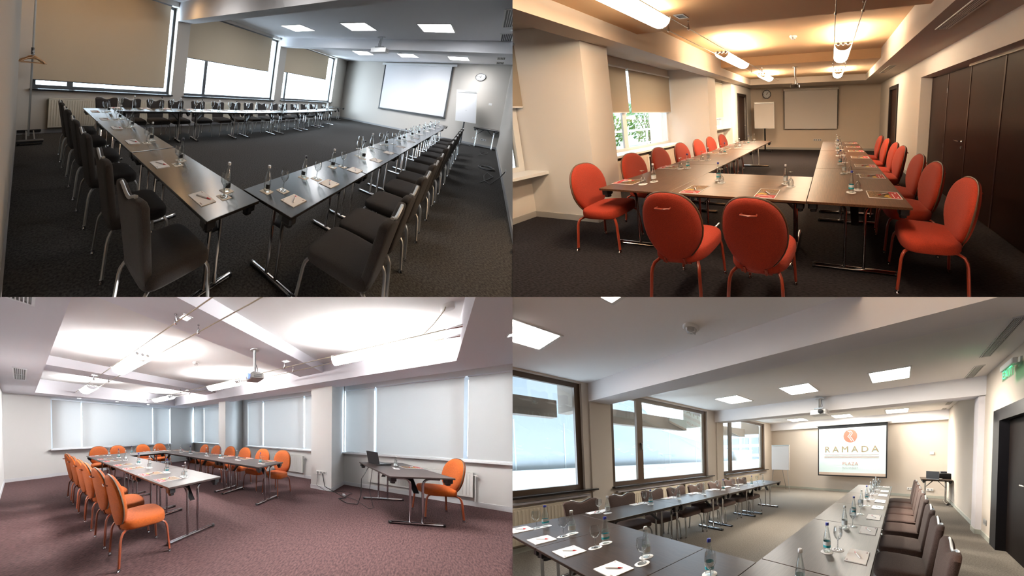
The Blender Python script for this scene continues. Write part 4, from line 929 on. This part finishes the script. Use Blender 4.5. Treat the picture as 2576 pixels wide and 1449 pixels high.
# place settings
def setC(b_, bo, rot, where, n, blue, grp): 
    ox, oy = {0: (.07,.02)}.get(0); g = None
    if bo: c_, s_ = math.cos(rot), math.sin(rot); g = (bo[0]-.085*c_-.02*s_, bo[1]-.085*s_+.02*c_)
    settingB(b_, g, bo, rot, where, n, blue, s=(.86,.8), grp=grp)
for i, (y, bx, by) in enumerate(((.415,.408,.342),(.942,.39,.85),(1.659,.373,1.474),(2.208,.407,2.076),(2.969,.407,2.861),(3.49,.445,3.472),(4.3,.416,4.191))):
    setC((.185,y), (bx,by), -PI/2, '%s from the camera in the vent side row', ORD[i], i in (1,3,5), 'on the vent side row')
for i, (x, bx) in enumerate(((1.49,.994),(2.0,1.644))):
    setC((x,4.4), (bx,4.3), PI, 'on the horseshoe end table, %s', ('vent side','window side')[i], i == 0, 'on the horseshoe end table')
for i, (y, bx, by) in enumerate(((.389,2.053,.325),(1.037,2.094,1.048),(1.686,2.093,1.64),(2.299,2.088,2.206),(2.987,2.097,3.004),(3.563,2.107,3.549),(4.2,2.06,4.232))):
    setC((2.39,y), (bx,by), PI/2, '%s from the socket column in the window row', ORD[i], i in (0,2,4), 'on the window row')
setC((3.477,-2.006), (3.235,-1.805), sr, '%s', 'on the lone laptop table', False, 'on the laptop table')
t = thing('laptop', 'open black laptop on the lone table by the radiator', 'laptop', (3.56,-1.5,.7405), sr+.25)
b_ = part(t, 'keyboard_base', MB().box(-.17,.17,-.12,.12,0,.022,.005), black)
part(t, 'keys', MB().box(-.15,.15,-.03,.1,.022,.024), mat('laptop_keys', (.25,.27,.3), .4), b_)
part(t, 'screen_lid', MB().add([(-.17,.115,.02),(.17,.115,.02),(.17,.16,.25),(-.17,.16,.25),(-.17,.122,.02),(.17,.122,.02),(.17,.168,.25),(-.17,.168,.25)], [(0,1,2,3),(7,6,5,4),(0,4,5,1),(1,5,6,2),(2,6,7,3),(3,7,4,0)]), black)
solo('extension_cord', MB(60).tube([(3.35,-1.55,.76),(3.17,-1.38,.7),(3.05,-1.3,.5),(3.02,-1.3,.2),(3.0,-1.25,.03),(3.0,-1.05,.01),(3.15,-.85,.01),(3.3,-.95,.01),(3.45,-.75,.01),(3.5,-.65,.02),(3.53,-.4,.1),(3.545,-.33,.4)], .008, 6), cable_m, 'black power cord running from laptop to column sockets', 'cord')
solo('extension_cord', MB(60).tube([(3.545,-.22,.4),(3.53,-.2,.1),(3.5,-.45,.01),(3.55,-.62,.01),(3.75,-.75,.01),(3.7,-.95,.01),(3.4,-.9,.01),(3.3,-1.15,.01),(2.95,-1.45,.01),(3.05,-1.5,.01),(3.12,-1.42,.3),(3.2,-1.45,.7)], .005, 6), cable_m, 'thin black cord curling on plum carpet beside the column', 'cord')
t = thing('power_adapter', 'small grey power adapter on the carpet by the column', 'adapter', (3.45,-.86,0), .5); part(t, 'brick', MB().box(-.06,.06,-.025,.025,0,.03,.006), mat('adapter_grey', (.3,.3,.32), .4)); part(t, 'led', MB().box(.04,.05,-.004,.004,.03,.031), white)

# ================================================================== ROOM D: brown chairs, logo screen
room(RD)
D_L, D_X, D_XL, D_H = 9.15, 1.48, -5.03, 2.92
d_wall = mat('d_wall_paint', (.62,.54,.46), .85, bump=.02, bscale=90)
d_ceil = mat('d_ceiling_paint', (.88,.85,.83), .9)
d_beam = mat('d_beam_paint', (.85,.82,.83), .9)
d_floor = carpet('d_carpet', (.13,.11,.09), (.2,.175,.145), (1,1,1), 60, .4)
d_frame = mat('d_brown_frame', (.075,.04,.018), .4)
d_sill = mat('d_sill', (.02,.015,.014), .25)
d_wood = mat('d_table_top', (.042,.026,.018), .36, var=.35, vscale=5, stretch=(1.2,24,24), spec=.1)
d_fab = mat('d_chair_cloth', (.105,.062,.05), .95, bump=.3, bscale=240, var=.3, vscale=150, sheen=.03)
d_base = mat('d_skirting', (.42,.42,.36), .6)
d_door = mat('d_dark_door', (.007,.004,.003), .6, var=.4, vscale=6, stretch=(26,26,1), spec=.05)
struct('floor', MB().box(D_XL-.3,D_X+.4,-2.3,D_L+.15,-.1,0), d_floor, 'grey brown carpet of the logo screen room')
struct('wall_front', MB().box(D_XL-.3,D_X+.4,D_L,D_L+.15,0,3.0), d_wall, 'cream wall behind the logo screen')
struct('wall_right', MB().box(D_X,D_X+.3,4.8,D_L,0,3.0).box(D_X,D_X+.3,-2.3,4.8,2.2,3.0).box(D_X+.2,D_X+.4,-2.3,4.8,0,2.2), d_wall, 'cream wall with dark door in the logo screen room')
struct('pilaster', MB().box(D_X-.09,D_X,5.34,5.62,0,D_H), mat('d_pilaster', (.72,.68,.7), .85), 'pale pilaster between the dark door and brown chairs')
struct('wall_back', MB().box(D_XL-.3,D_X+.4,-2.3,-2.15,0,3.0), d_wall, 'cream wall behind the camera in the logo screen room')
d_wins = ((-2.15,1.68,.9,2.89),(2.18,4.97,.88,2.87),(5.7,8.47,.86,2.86))
lw_ = MB(); ys = -2.3
for y0, y1, z0, z1 in d_wins:
    if y0 > ys: lw_.box(D_XL-.3,D_XL,ys,y0,0,3.0)
    lw_.box(D_XL-.3,D_XL,y0,y1,0,z0-.03); lw_.box(D_XL-.3,D_XL,y0,y1,z1,3.0); ys = y1
lw_.box(D_XL-.3,D_XL,ys,D_L,0,3.0)
struct('wall_left', lw_, d_wall, 'cream window wall of the logo screen room')
struct('ceiling', MB().box(D_XL-.3,D_X+.4,-2.3,D_L+.15,D_H,3.05), d_ceil, 'grey white ceiling of the logo screen room')
struct('ceiling_beam', MB().box(D_XL,D_X,1.79,2.14,2.574,D_H), d_beam, 'broad pale beam above the near tables of the logo screen room')
struct('ceiling_beam', MB().box(D_XL,D_X,5.3,5.66,2.574,D_H), d_beam, 'pale beam carrying the projector of the logo screen room')
struct('ceiling_beam', MB().box(D_XL,D_X,9.06,D_L,2.6,D_H), d_beam, 'pale bulkhead above the logo screen')
struct('column', MB().box(D_XL,D_XL+.03,1.79,2.14,0,2.574), d_wall, 'cream pier between first and second brown window')
struct('column', MB().box(D_XL,D_XL+.03,5.36,5.68,0,2.574), d_wall, 'cream pier between second and third brown window')
base_run('baseboard_front', 'grey skirting under the logo screen', [(D_X,D_L),(D_XL,D_L)], d_base)
base_run('baseboard_right', 'grey skirting round the pale pilaster', [(D_X,4.8),(D_X,5.34),(D_X-.09,5.34),(D_X-.09,5.62),(D_X,5.62),(D_X,D_L)], d_base)
base_run('baseboard_left', 'grey skirting along the brown windows', [(D_XL,D_L),(D_XL,-2.2)], d_base)
for i, (y0, y1, z0, z1) in enumerate(d_wins):
    window('window_%d' % (i+1), 'brown framed window, %s' % ('cut by the picture edge','with a window handle in the middle','nearest the flipchart')[i], (D_XL-.12,y0,z0), PI/2, y1-y0, z1-z0, d_frame, [(1.4,),(.66,),(.5,)][i], .085, handle=(None,.68,None)[i], dp=.08)
    struct('window_sill', MB().box(D_XL-.1,D_XL+.12,y0-.02,min(y1+.18,9.1),z0-.035,z0,.004), d_sill, 'black sill of the %s brown window' % ('cut off','middle','far')[i])
    struct('trim_%d' % (i+3), MB().box(D_XL-.02,D_XL+.09,y0+.05,y1+.05,z0-.13,z0-.1), mat('d_ledge', (.35,.32,.33), .7), 'grey ledge beneath the %s black sill' % ('cut off','middle','far')[i])
d_rad = mat('d_radiator', (.7,.6,.46), .5)
for i, (y, l) in enumerate(((.4,2.4),(3.1,1.5),(4.5,1.0),(6.9,2.0))): radiator('cream ribbed radiator %s' % ('behind the nearest window side bottles','behind the second brown chair','behind the middle brown chairs','behind the far brown chairs')[i], (D_XL+.02,y,.14), PI/2, l, .58, d_rad, 'radiators of the logo screen room')
# outside: clad facade, coping, parapet, overhang beams
fac = mat('d_facade', (.29,.33,.36), .8); cop = mat('d_coping', (.42,.44,.44), .7)
t = thing('facade', 'pale blue grey clad building outside the brown windows', 'building', (-9,0,-1))
f = part(t, 'cladding', MB().rings([[(x,-3,2.1),(x,-3,5.5),(x,4.4,5.5),(x,6.2,3.65),(x,12.6,2.45),(x,12.6,2.1)] for x in (-.3,0)]), fac)
for y in (-1.6,-.4,.6,1.65,2.75,3.9,5.2,6.6,8.2,10): part(t, 'seam', MB().box(0,.012,y-.012,y+.012,2.1,3.2 if y > 7 else 3.55), mat('d_seam', (.5,.56,.6), .8), f)
part(t, 'roof_edge', MB().tube([(.0,4.4,5.5),(.0,6.2,3.65),(.0,12.6,2.45)], .04, 6), cop, f)
struct('coping', MB().box(-9.05,-8.75,-3,16,1.02,1.14), cop, 'white coping below the clad building')
struct('parapet_wall', MB().box(-9.05,-8.8,-3,16,-3,1.02), mat('d_parapet', (.33,.31,.26), .85), 'beige parapet wall outside the brown windows')
t = thing('far_office', 'glass office block far beyond the clad roof', 'building', (-26,38,-3))
part(t, 'wall', MB().box(-8,8,-4,4,0,9.5), mat('d_office', (.4,.46,.5), .7))
ow = mat('d_office_glass', (.16,.2,.24), .2)
for i in range(7):
    for k in range(5): part(t, 'window', MB().box(-7.4+i*2.15,-5.9+i*2.15,-4.08,-3.98,1.2+k*1.7,2.3+k*1.7), ow)
t = thing('roof_box', 'white box on the roof beyond the third brown window', 'box', (-8.6,11.6,.9)); part(t, 'body', MB().box(-.5,.3,-.3,.8,0,.85), mat('d_roofbox', (.72,.68,.62), .8)); part(t, 'lid', MB().box(-.53,.33,-.33,.83,.85,.9), cop)
for i, (y0, y1) in enumerate(((-1.5,1.62),(2.25,5.0),(5.9,8.35))):
    t = thing('overhang_beam', 'dark overhang beam outside the %s brown window' % ('cut off','middle','far')[i], 'beam', (-6.1,0,0), 0, 'overhang beams outside the brown windows')
    dk = mat('d_overhang', (.16,.13,.105), .8)
    part(t, 'beam', MB().box(-.2,.1,y0,y1,2.33,2.68), dk); part(t, 'bracket', MB().box(-.2,.75,y1+.12,y1+.3,2.45,3.1), dk)
# door, sockets, exit sign
t = thing('door_1', 'dark double door beside the pale pilaster', None, (D_X,3.4,0), -PI/2, kind='structure')
part(t, 'door_frame', MB().box(-1.4,-1.13,-.02,.2,0,2.2).box(1.13,1.4,-.02,.2,0,2.2).box(-1.4,1.4,-.02,.2,2.02,2.2), mat('d_door_frame', (.006,.005,.007), .5, spec=.2))
for s_ in (-1,1):
    l_ = part(t, 'leaf', MB().box(.01 if s_ > 0 else -1.13, 1.13 if s_ > 0 else -.01,.1,.15,.01,2.02), d_door)
    if s_ < 0: part(t, 'handle', MB(50).bar((-.36,.1,1.1),(-.36,.03,1.1),.012).bar((-.36,.03,1.1),(-.5,.03,1.1),.011).disc((-.36,.09,.98),'y',.026,.02), chrome, l_)
t = thing('exit_sign', 'green EXIT sign hanging high beside the dark door', 'exit sign', (1.36,3.9,2.64), -PI/2)
part(t, 'housing', MB().box(-.2,.2,-.03,.03,.0,.07,.01), white); part(t, 'bracket', MB().box(-.03,.03,.0,.12,.03,.05).box(-.03,.03,.1,.12,.0,.12), white)
pl = part(t, 'plate', MB().box(-.18,.18,-.006,.006,-.14,0), glass('exit_plate', (.75,.95,.85), (.6,.9,.75)))
def letters(txt, size, m, t, under, ox, oy, oz, depth=.004, spacing=1.0, name='lettering', wide=1.0):
    """flat raised lettering in the thing's x-z plane, facing -y, centred on (ox, oz)"""
    c = bpy.data.curves.new('txt', 'FONT'); c.body = txt; c.size = size; c.align_x = 'CENTER'; c.align_y = 'CENTER'; c.space_character = spacing; c.resolution_u = 3
    o = bpy.data.objects.new('txt', c); COL.objects.link(o); dg = bpy.context.evaluated_depsgraph_get(); me = o.evaluated_get(dg).to_mesh()
    vs = [(v.co.x*wide, v.co.y) for v in me.vertices]; fs = [tuple(p.vertices) for p in me.polygons]; n = len(vs)
    mb = MB(); mb.add([(ox+x, oy-depth, oz+y) for x, y in vs], fs)
    o.evaluated_get(dg).to_mesh_clear(); bpy.data.objects.remove(o); bpy.data.curves.remove(c)
    return part(t, name, mb, m, under)
letters('EXIT', .15, emit('exit_green', (.05,1.0,.4), 1.3), t, pl, 0, -.008, -.07)
wall_plate('thermostat', 'small white thermostat on the wall right of the logo screen', (1.067,D_L,1.516), 0, .12, .1, 0)
wall_plate('wall_socket', 'white socket under the wall end of the logo screen', (.458,D_L,.28), 0, .16, .08, 2)
wall_plate('wall_socket', 'white socket behind the corner table of the logo screen room', (1.03,D_L,.28), 0, .2, .08, 2)
wall_plate('wall_socket', 'grey socket between pilaster and dark door', (D_X,5.12,.29), -PI/2, .16, .1, 2, m=silver)
# logo screen
t = thing('projection_screen', 'black bordered screen showing the red circle logo and lettering', 'screen', (-1.51,D_L-.17,0))
part(t, 'housing', MB().box(-1.38,1.38,-.06,.06,2.64,2.71,.015), white)
f = part(t, 'black_border', MB().box(-1.265,1.265,-.004,.004,.63,2.65), black)
img = part(t, 'projected_image', MB().box(-1.22,1.22,-.009,-.004,.68,2.52), emit('projected_white', (.5,.6,.59), .3), f)
part(t, 'image_strip', MB().box(-1.22,1.22,-.011,-.009,.68,.78), emit('projected_tan', (.42,.33,.27), .2), f)
lc = emit('logo_coral', (.5,.13,.09), .25)
part(t, 'logo_disc', MB(40).disc((0,-.012,2.2),'y',.25,.004,36), lc, f)
lw2 = emit('logo_white', (.5,.6,.59), .35)
def ribbon(pts, w0): 
    L_ = []; R_ = []
    for i, (x, z) in enumerate(pts):
        a = pts[max(0,i-1)]; b = pts[min(len(pts)-1,i+1)]; dx, dz = b[0]-a[0], b[1]-a[1]; d = math.hypot(dx,dz); L_.append((x-dz/d*w0, z+dx/d*w0)); R_.append((x+dz/d*w0, z-dx/d*w0))
    P = L_+R_[::-1]; n = len(pts); mb = MB()
    mb.add([(x,-.016,2.2+z) for x, z in P], [(i, i+1, 2*n-2-i, 2*n-1-i) for i in range(n-1)]); return mb
for ox in (0,.075): part(t, 'logo_wave', ribbon([(-.1+ox,.2),(-.03+ox,.16),(.0+ox,.1),(-.05+ox,.02),(-.09+ox,-.02),(-.03+ox,-.07),(.02+ox,-.15),(.05+ox,-.2)], .011), lw2, f)
gold = emit('logo_gold', (.25,.2,.12), .15); rose = emit('logo_rose', (.42,.2,.16), .2); grey_ = emit('logo_grey', (.3,.32,.32), .2)
letters('RAMADA', .34, gold, t, f, 0, -.012, 1.68, spacing=1.5, wide=1.08)
for k in range(3): part(t, 'logo_rule', MB().box(-1.0,1.0,-.014,-.011,1.47-k*.05,1.48-k*.05), rose, f)
letters('PLAZA', .17, rose, t, f, 0, -.012, 1.13, spacing=1.2)
letters('BUCHAREST', .085, grey_, t, f, 0, -.012, .975, spacing=1.3)
# flipchart on tripod
t = thing('flipchart', 'cream paper flipchart on thin tripod in the window corner', 'flipchart', (-4.12,8.2,0))
f = part(t, 'board', MB().box(-.4,.4,-.01,.02,.87,1.9), white); part(t, 'paper_pad', MB().box(-.385,.385,-.018,-.01,.88,1.86), mat('d_flip_paper', (.75,.66,.6), .9), f); part(t, 'clamp_bar', MB().box(-.38,.38,-.025,-.01,1.86,1.9), silver, f)
for a, b in (((-.32,0,.9),(-.42,-.1,0)),((.32,0,.9),(.45,-.1,0)),((0,.05,1.2),(0,.55,0))): part(t, 'leg', MB(50).bar(a, b, .011), silver)
# ceiling
d_lamp = emit('d_lamp', (1.0,.93,.82), LAMP_D)
dw = mat('d_lamp_frame', (.75,.74,.72), .5)
k_ = (D_H-1.5384)/(2.8-1.5384)
def up(p): return (RD.pos[0]+(p[0]-RD.pos[0])*k_, RD.pos[1]+(p[1]-RD.pos[1])*k_)
for lb, (x0, x1, y0, y1) in (('bright ceiling light cut by the picture edge above the near window',(-3.55,-2.91,.06,.70)),('ceiling light cut by the top picture edge',(-1.93,-1.28,.05,.698)),('near row ceiling light nearest the windows',(-3.51,-2.85,3.62,4.25)),('middle ceiling light of the near row before the projector',(-1.88,-1.26,3.62,4.25)),('near row ceiling light nearest the grilles',(-.31,.285,3.64,4.25)),('far ceiling light nearest the windows',(-3.5,-2.84,7.45,8.07)),('far ceiling light in the middle, above the logo screen',(-1.87,-1.245,7.44,8.08)),('far ceiling light nearest the grilles',(-.256,.355,7.36,8.06)),('ceiling light above the camera near the dark door',(-.31,.3,-1.6,-.95))):
    a, b = up((x0,y0)), up((x1,y1)); ceiling_panel(lb, [(a[0],a[1]),(b[0],a[1]),(b[0],b[1]),(a[0],b[1])], D_H, d_lamp, dw, 'square ceiling lights of the logo screen room')
for i, (x0, x1, y0, y1) in enumerate(((1.05,1.16,2.73,3.78),(1.08,1.2,4.16,5.27),(1.16,1.26,6.9,7.4),(1.18,1.27,7.95,8.95))):
    a, b = up((x0,y0)), up((x1,y1)); grille('white ceiling grille by the door wall, %s from the camera' % ORD[i], a[0], b[0], a[1], b[1], D_H, 5, 'y', mat('d_grille', (.6,.58,.56), .5), 'ceiling grilles of the logo screen room', mat('d_grille_back', (.2,.19,.18), .8))
p = up((-1.644,1.276)); detector('white round smoke detector on the near ceiling of the logo room', (p[0],p[1],D_H), .085)
projector('white projector under the beam of the logo screen room', (-1.55,5.2,2.86), 0, .34, mat('projector_white', (.7,.7,.7), .4), black, 1.15)
# tables
DG = 'dark folding tables of the logo screen room'
def d_table(x0, x1, y0, y1, rot, lb):
    l, w = (x1-x0, y1-y0) if rot == 0 else (y1-y0, x1-x0)
    place(table(l, w, d_wood, d_wood, .14), 'folding_table', lb, 'table', ((x0+x1)/2,(y0+y1)/2,0), rot, DG)
for i, (x0, x1) in enumerate(((-3.62,-2.555),(-2.555,-1.27),(-1.27,-.746))): d_table(x0, x1-.003, .31, 1.03, 0, 'dark folding table of the cross row, %s from the windows' % ORD[i])
for i, (y0, y1) in enumerate(((1.033,2.12),(2.12,3.3),(3.3,4.48),(4.48,5.65))): d_table(-3.62+.07*(y0-1)/4.6, -2.88+.07*(y0-1)/4.6, y0, y1-.003, PI/2, 'dark folding table of the window row, %s from the camera' % ORD[i])
for i, (y0, y1) in enumerate(((-.1,1.1),(1.1,2.34),(2.34,3.44),(3.44,4.54),(4.54,5.89))): d_table(-.746, 0, y0, y1-.003, PI/2, 'dark folding table of the door side row, %s from the camera' % ORD[i])
place(table(.75,.75,d_wood,d_wood,.12), 'folding_table', 'small dark corner table with laptop right of logo screen', 'table', (1.09,8.35,0), 0, DG)
t = thing('laptop', 'open grey laptop on the corner table by the logo screen', 'laptop', (1.05,8.2,.7405), PI-.5); part(t, 'keyboard_base', MB().box(-.17,.17,-.12,.12,0,.022,.004), silver); part(t, 'screen_lid', MB().box(-.17,.17,.11,.125,.02,.24), black)
t = thing('equipment_box', 'black equipment box with cables on the corner table', 'box', (1.3,8.5,.7405), .1); part(t, 'case', MB().box(-.17,.17,-.12,.12,0,.16,.01), black); part(t, 'top_device', MB().box(-.08,.08,-.06,.06,.16,.22,.01), mat('device_grey', (.08,.08,.09), .4))
# chairs
cd = chair_square(d_fab, silver, silver)
for i, y in enumerate((1.56,2.2,2.8,3.45,4.0,4.52,5.1,5.68)):
    place(cd, 'banquet_chair', 'brown upholstered chair of the door side row, %s from the camera' % ORD[i], 'chair', (.18,y,0), sit_rot(-1,0), 'brown chairs of the door side row', 1.0)
for i, (x, y) in enumerate(((-3.58,1.15),(-3.58,1.72),(-3.55,2.25),(-3.48,2.72),(-3.4,3.17),(-3.4,3.76),(-3.38,4.3),(-3.32,4.73))):
    place(cd, 'banquet_chair', 'brown upholstered chair below the windows, %s from the camera' % ORD[i], 'chair', (x,y,0), sit_rot(1,0), 'brown chairs below the windows', .97)
place(cd, 'banquet_chair', 'brown chair corner at the lower picture edge', 'chair', (-2.55,.02,0), 0, None, 1.0)
# place settings
db, dwb, gd = bottle(capb, labelt, 'd'), bottle(capw, labelw, 'dw'), goblet()
padD = notepad(.24,.15); penD = pen(mat('red_plastic', (.6,.02,.03), .4), mat('pen_white', (.75,.74,.76), .35))
def settingD(pd, g, b, rot, where, n, blue, grp, T=.7405):
    if pd:
        place(padD, 'notepad', 'white notepad, %s' % (where % n), 'notepad', (*pd,T), rot, 'notepads '+grp); place(penD, 'pen', 'white pen with red tip, %s' % (where % n), 'pen', (*pd,T+.0068), rot+.5, 'pens '+grp, .9)
    if g:
        solo('coaster', coaster_rd, paper, 'round coaster under the glass, %s' % (where % n), 'coaster', (*g,T), 0, 'coasters '+grp, .95); place(gd, 'wine_glass', 'upright stemmed glass, %s' % (where % n), 'glass', (*g,T+.003), 0, 'glasses '+grp, 1.0)
    if b:
        solo('coaster', coaster_rd, paper, 'round coaster under the bottle, %s' % (where % n), 'coaster', (*b,T), 0, 'coasters '+grp, .95); place(db if blue else dwb, 'water_bottle', 'clear water bottle with %s cap, %s' % ('blue' if blue else 'silver', where % n), 'bottle', (*b,T+.003), 0, 'bottles '+grp, .95)
for i, (pd, g, b) in enumerate((((-3.37,.41),(-3.29,.516),(-3.284,.59)),((-2.76,.41),(-2.70,.553),(-2.72,.63)),((-2.2,.423),(-2.104,.571),(-2.14,.67)),((-1.56,.448),(-1.466,.597),(-1.545,.68)),(None,(-.85,.66),(-.926,.73)))):
    settingD(pd, g, b, 0, '%s from the windows on the cross row', ORD[i], i in (0,2,4), 'on the cross row')
for i, (g, b, y) in enumerate((((-3.443,1.196),(-3.302,1.241),1.21),((-3.45,1.871),(-3.3,1.878),1.81),((-3.43,2.414),(-3.25,2.38),2.38),((-3.41,3.014),(-3.2,2.95),2.95),((-3.4,3.567),(-3.25,3.592),3.5),((-3.25,3.95),(-3.1,3.93),4.0),((-3.3,4.5),(-3.133,4.565),4.5),((-3.25,5.0),(-3.09,5.06),5.0))):
    settingD((-3.51,y), g, b, -PI/2, '%s from the camera beside the brown windows', ORD[i], i in (1,4,6), 'on the logo room window row')
settingD(None, None, (-.34,.87), PI/2, '%s', 'cut by the lower picture edge', False, 'on the door side row')
for i, (y, bx, by, gx, gy) in enumerate(((1.491,-.344,1.461,-.277,1.545),(2.176,-.344,2.144,-.277,2.24),(2.747,-.352,2.756,-.28,2.824),(3.34,-.342,3.371,-.267,3.411),(3.841,-.333,3.916,-.26,4.0),(4.478,-.33,4.5,-.26,4.6),(5.019,-.33,5.05,-.26,5.15),(5.7,-.33,5.6,-.26,5.7))):
    settingD((-.116,y), (gx,gy), (bx,by), PI/2, '%s from the camera in the door side row', ORD[i], i in (0,2,4), 'on the door side row')

# ================================================================== where one room ends and its neighbour is solid: added unseen sheets against leaking sky light
BOX = {'A': (RA, -.1, A_L+.1, A_W-.1, .25, -.05, A_H+.05), 'B': (RB, -2.1, 5.0, -4.1, B_L+.1, -.05, 3.1), 'C': (RC, -1.5, C_X+.2, -3.8, C_L+.1, -.05, 2.9), 'D': (RD, D_XL-.2, D_X+.3, -2.2, D_L+.1, -.05, 3.0)}
def inside(k, q):
    r, x0, x1, y0, y1, z0, z1 = BOX[k]; p = r.inv(q); return x0 < p[0] < x1 and y0 < p[1] < y1 and z0 < p[2] < z1
def closing(name, label, ka, kb, axis, sgn, cell=.2):
    vs = []; fs = []
    for i in range(int(10/cell)):
        for j in range(int(-9/cell), int(24/cell)):
            u, v = sgn*(i+.5)*cell, (j+.5)*cell; e = 1e-3
            q = [(0,v,u),(u,v,0)][axis]; qa, qb = (np.array(q)+np.array([(-e,0,0),(0,0,e)][axis]), np.array(q)+np.array([(e,0,0),(0,0,-e)][axis]))
            if inside(ka, qa) != inside(kb, qb):
                o = len(vs); c = cell/2
                for du, dv in ((-c,-c),(c,-c),(c,c),(-c,c)): vs.append([(0,v+dv,u+du),(u+du,v+dv,0)][axis])
                fs.append((o,o+1,o+2,o+3))
    if not fs: return
    me = bpy.data.meshes.new(name); me.from_pydata(vs, [], fs); me.materials.append(c_wall)
    o = bpy.data.objects.new(name, me); COL.objects.link(o); tag(o, label, None, None, 'structure')
closing('wall_light_seal', 'added unseen light seal between the upper rooms', 'A', 'B', 0, 1)
closing('wall_light_seal', 'added unseen light seal between the lower rooms', 'C', 'D', 0, -1)
closing('floor_light_seal', 'added unseen light seal between the dim room and white room', 'A', 'C', 1, -1)
closing('floor_light_seal', 'added unseen light seal between the amber room and logo screen room', 'B', 'D', 1, 1)
# things wholly beyond a room's end leave nothing behind
for o in [o for o in bpy.data.objects if o.type == 'EMPTY' and not o.children]: bpy.data.objects.remove(o)
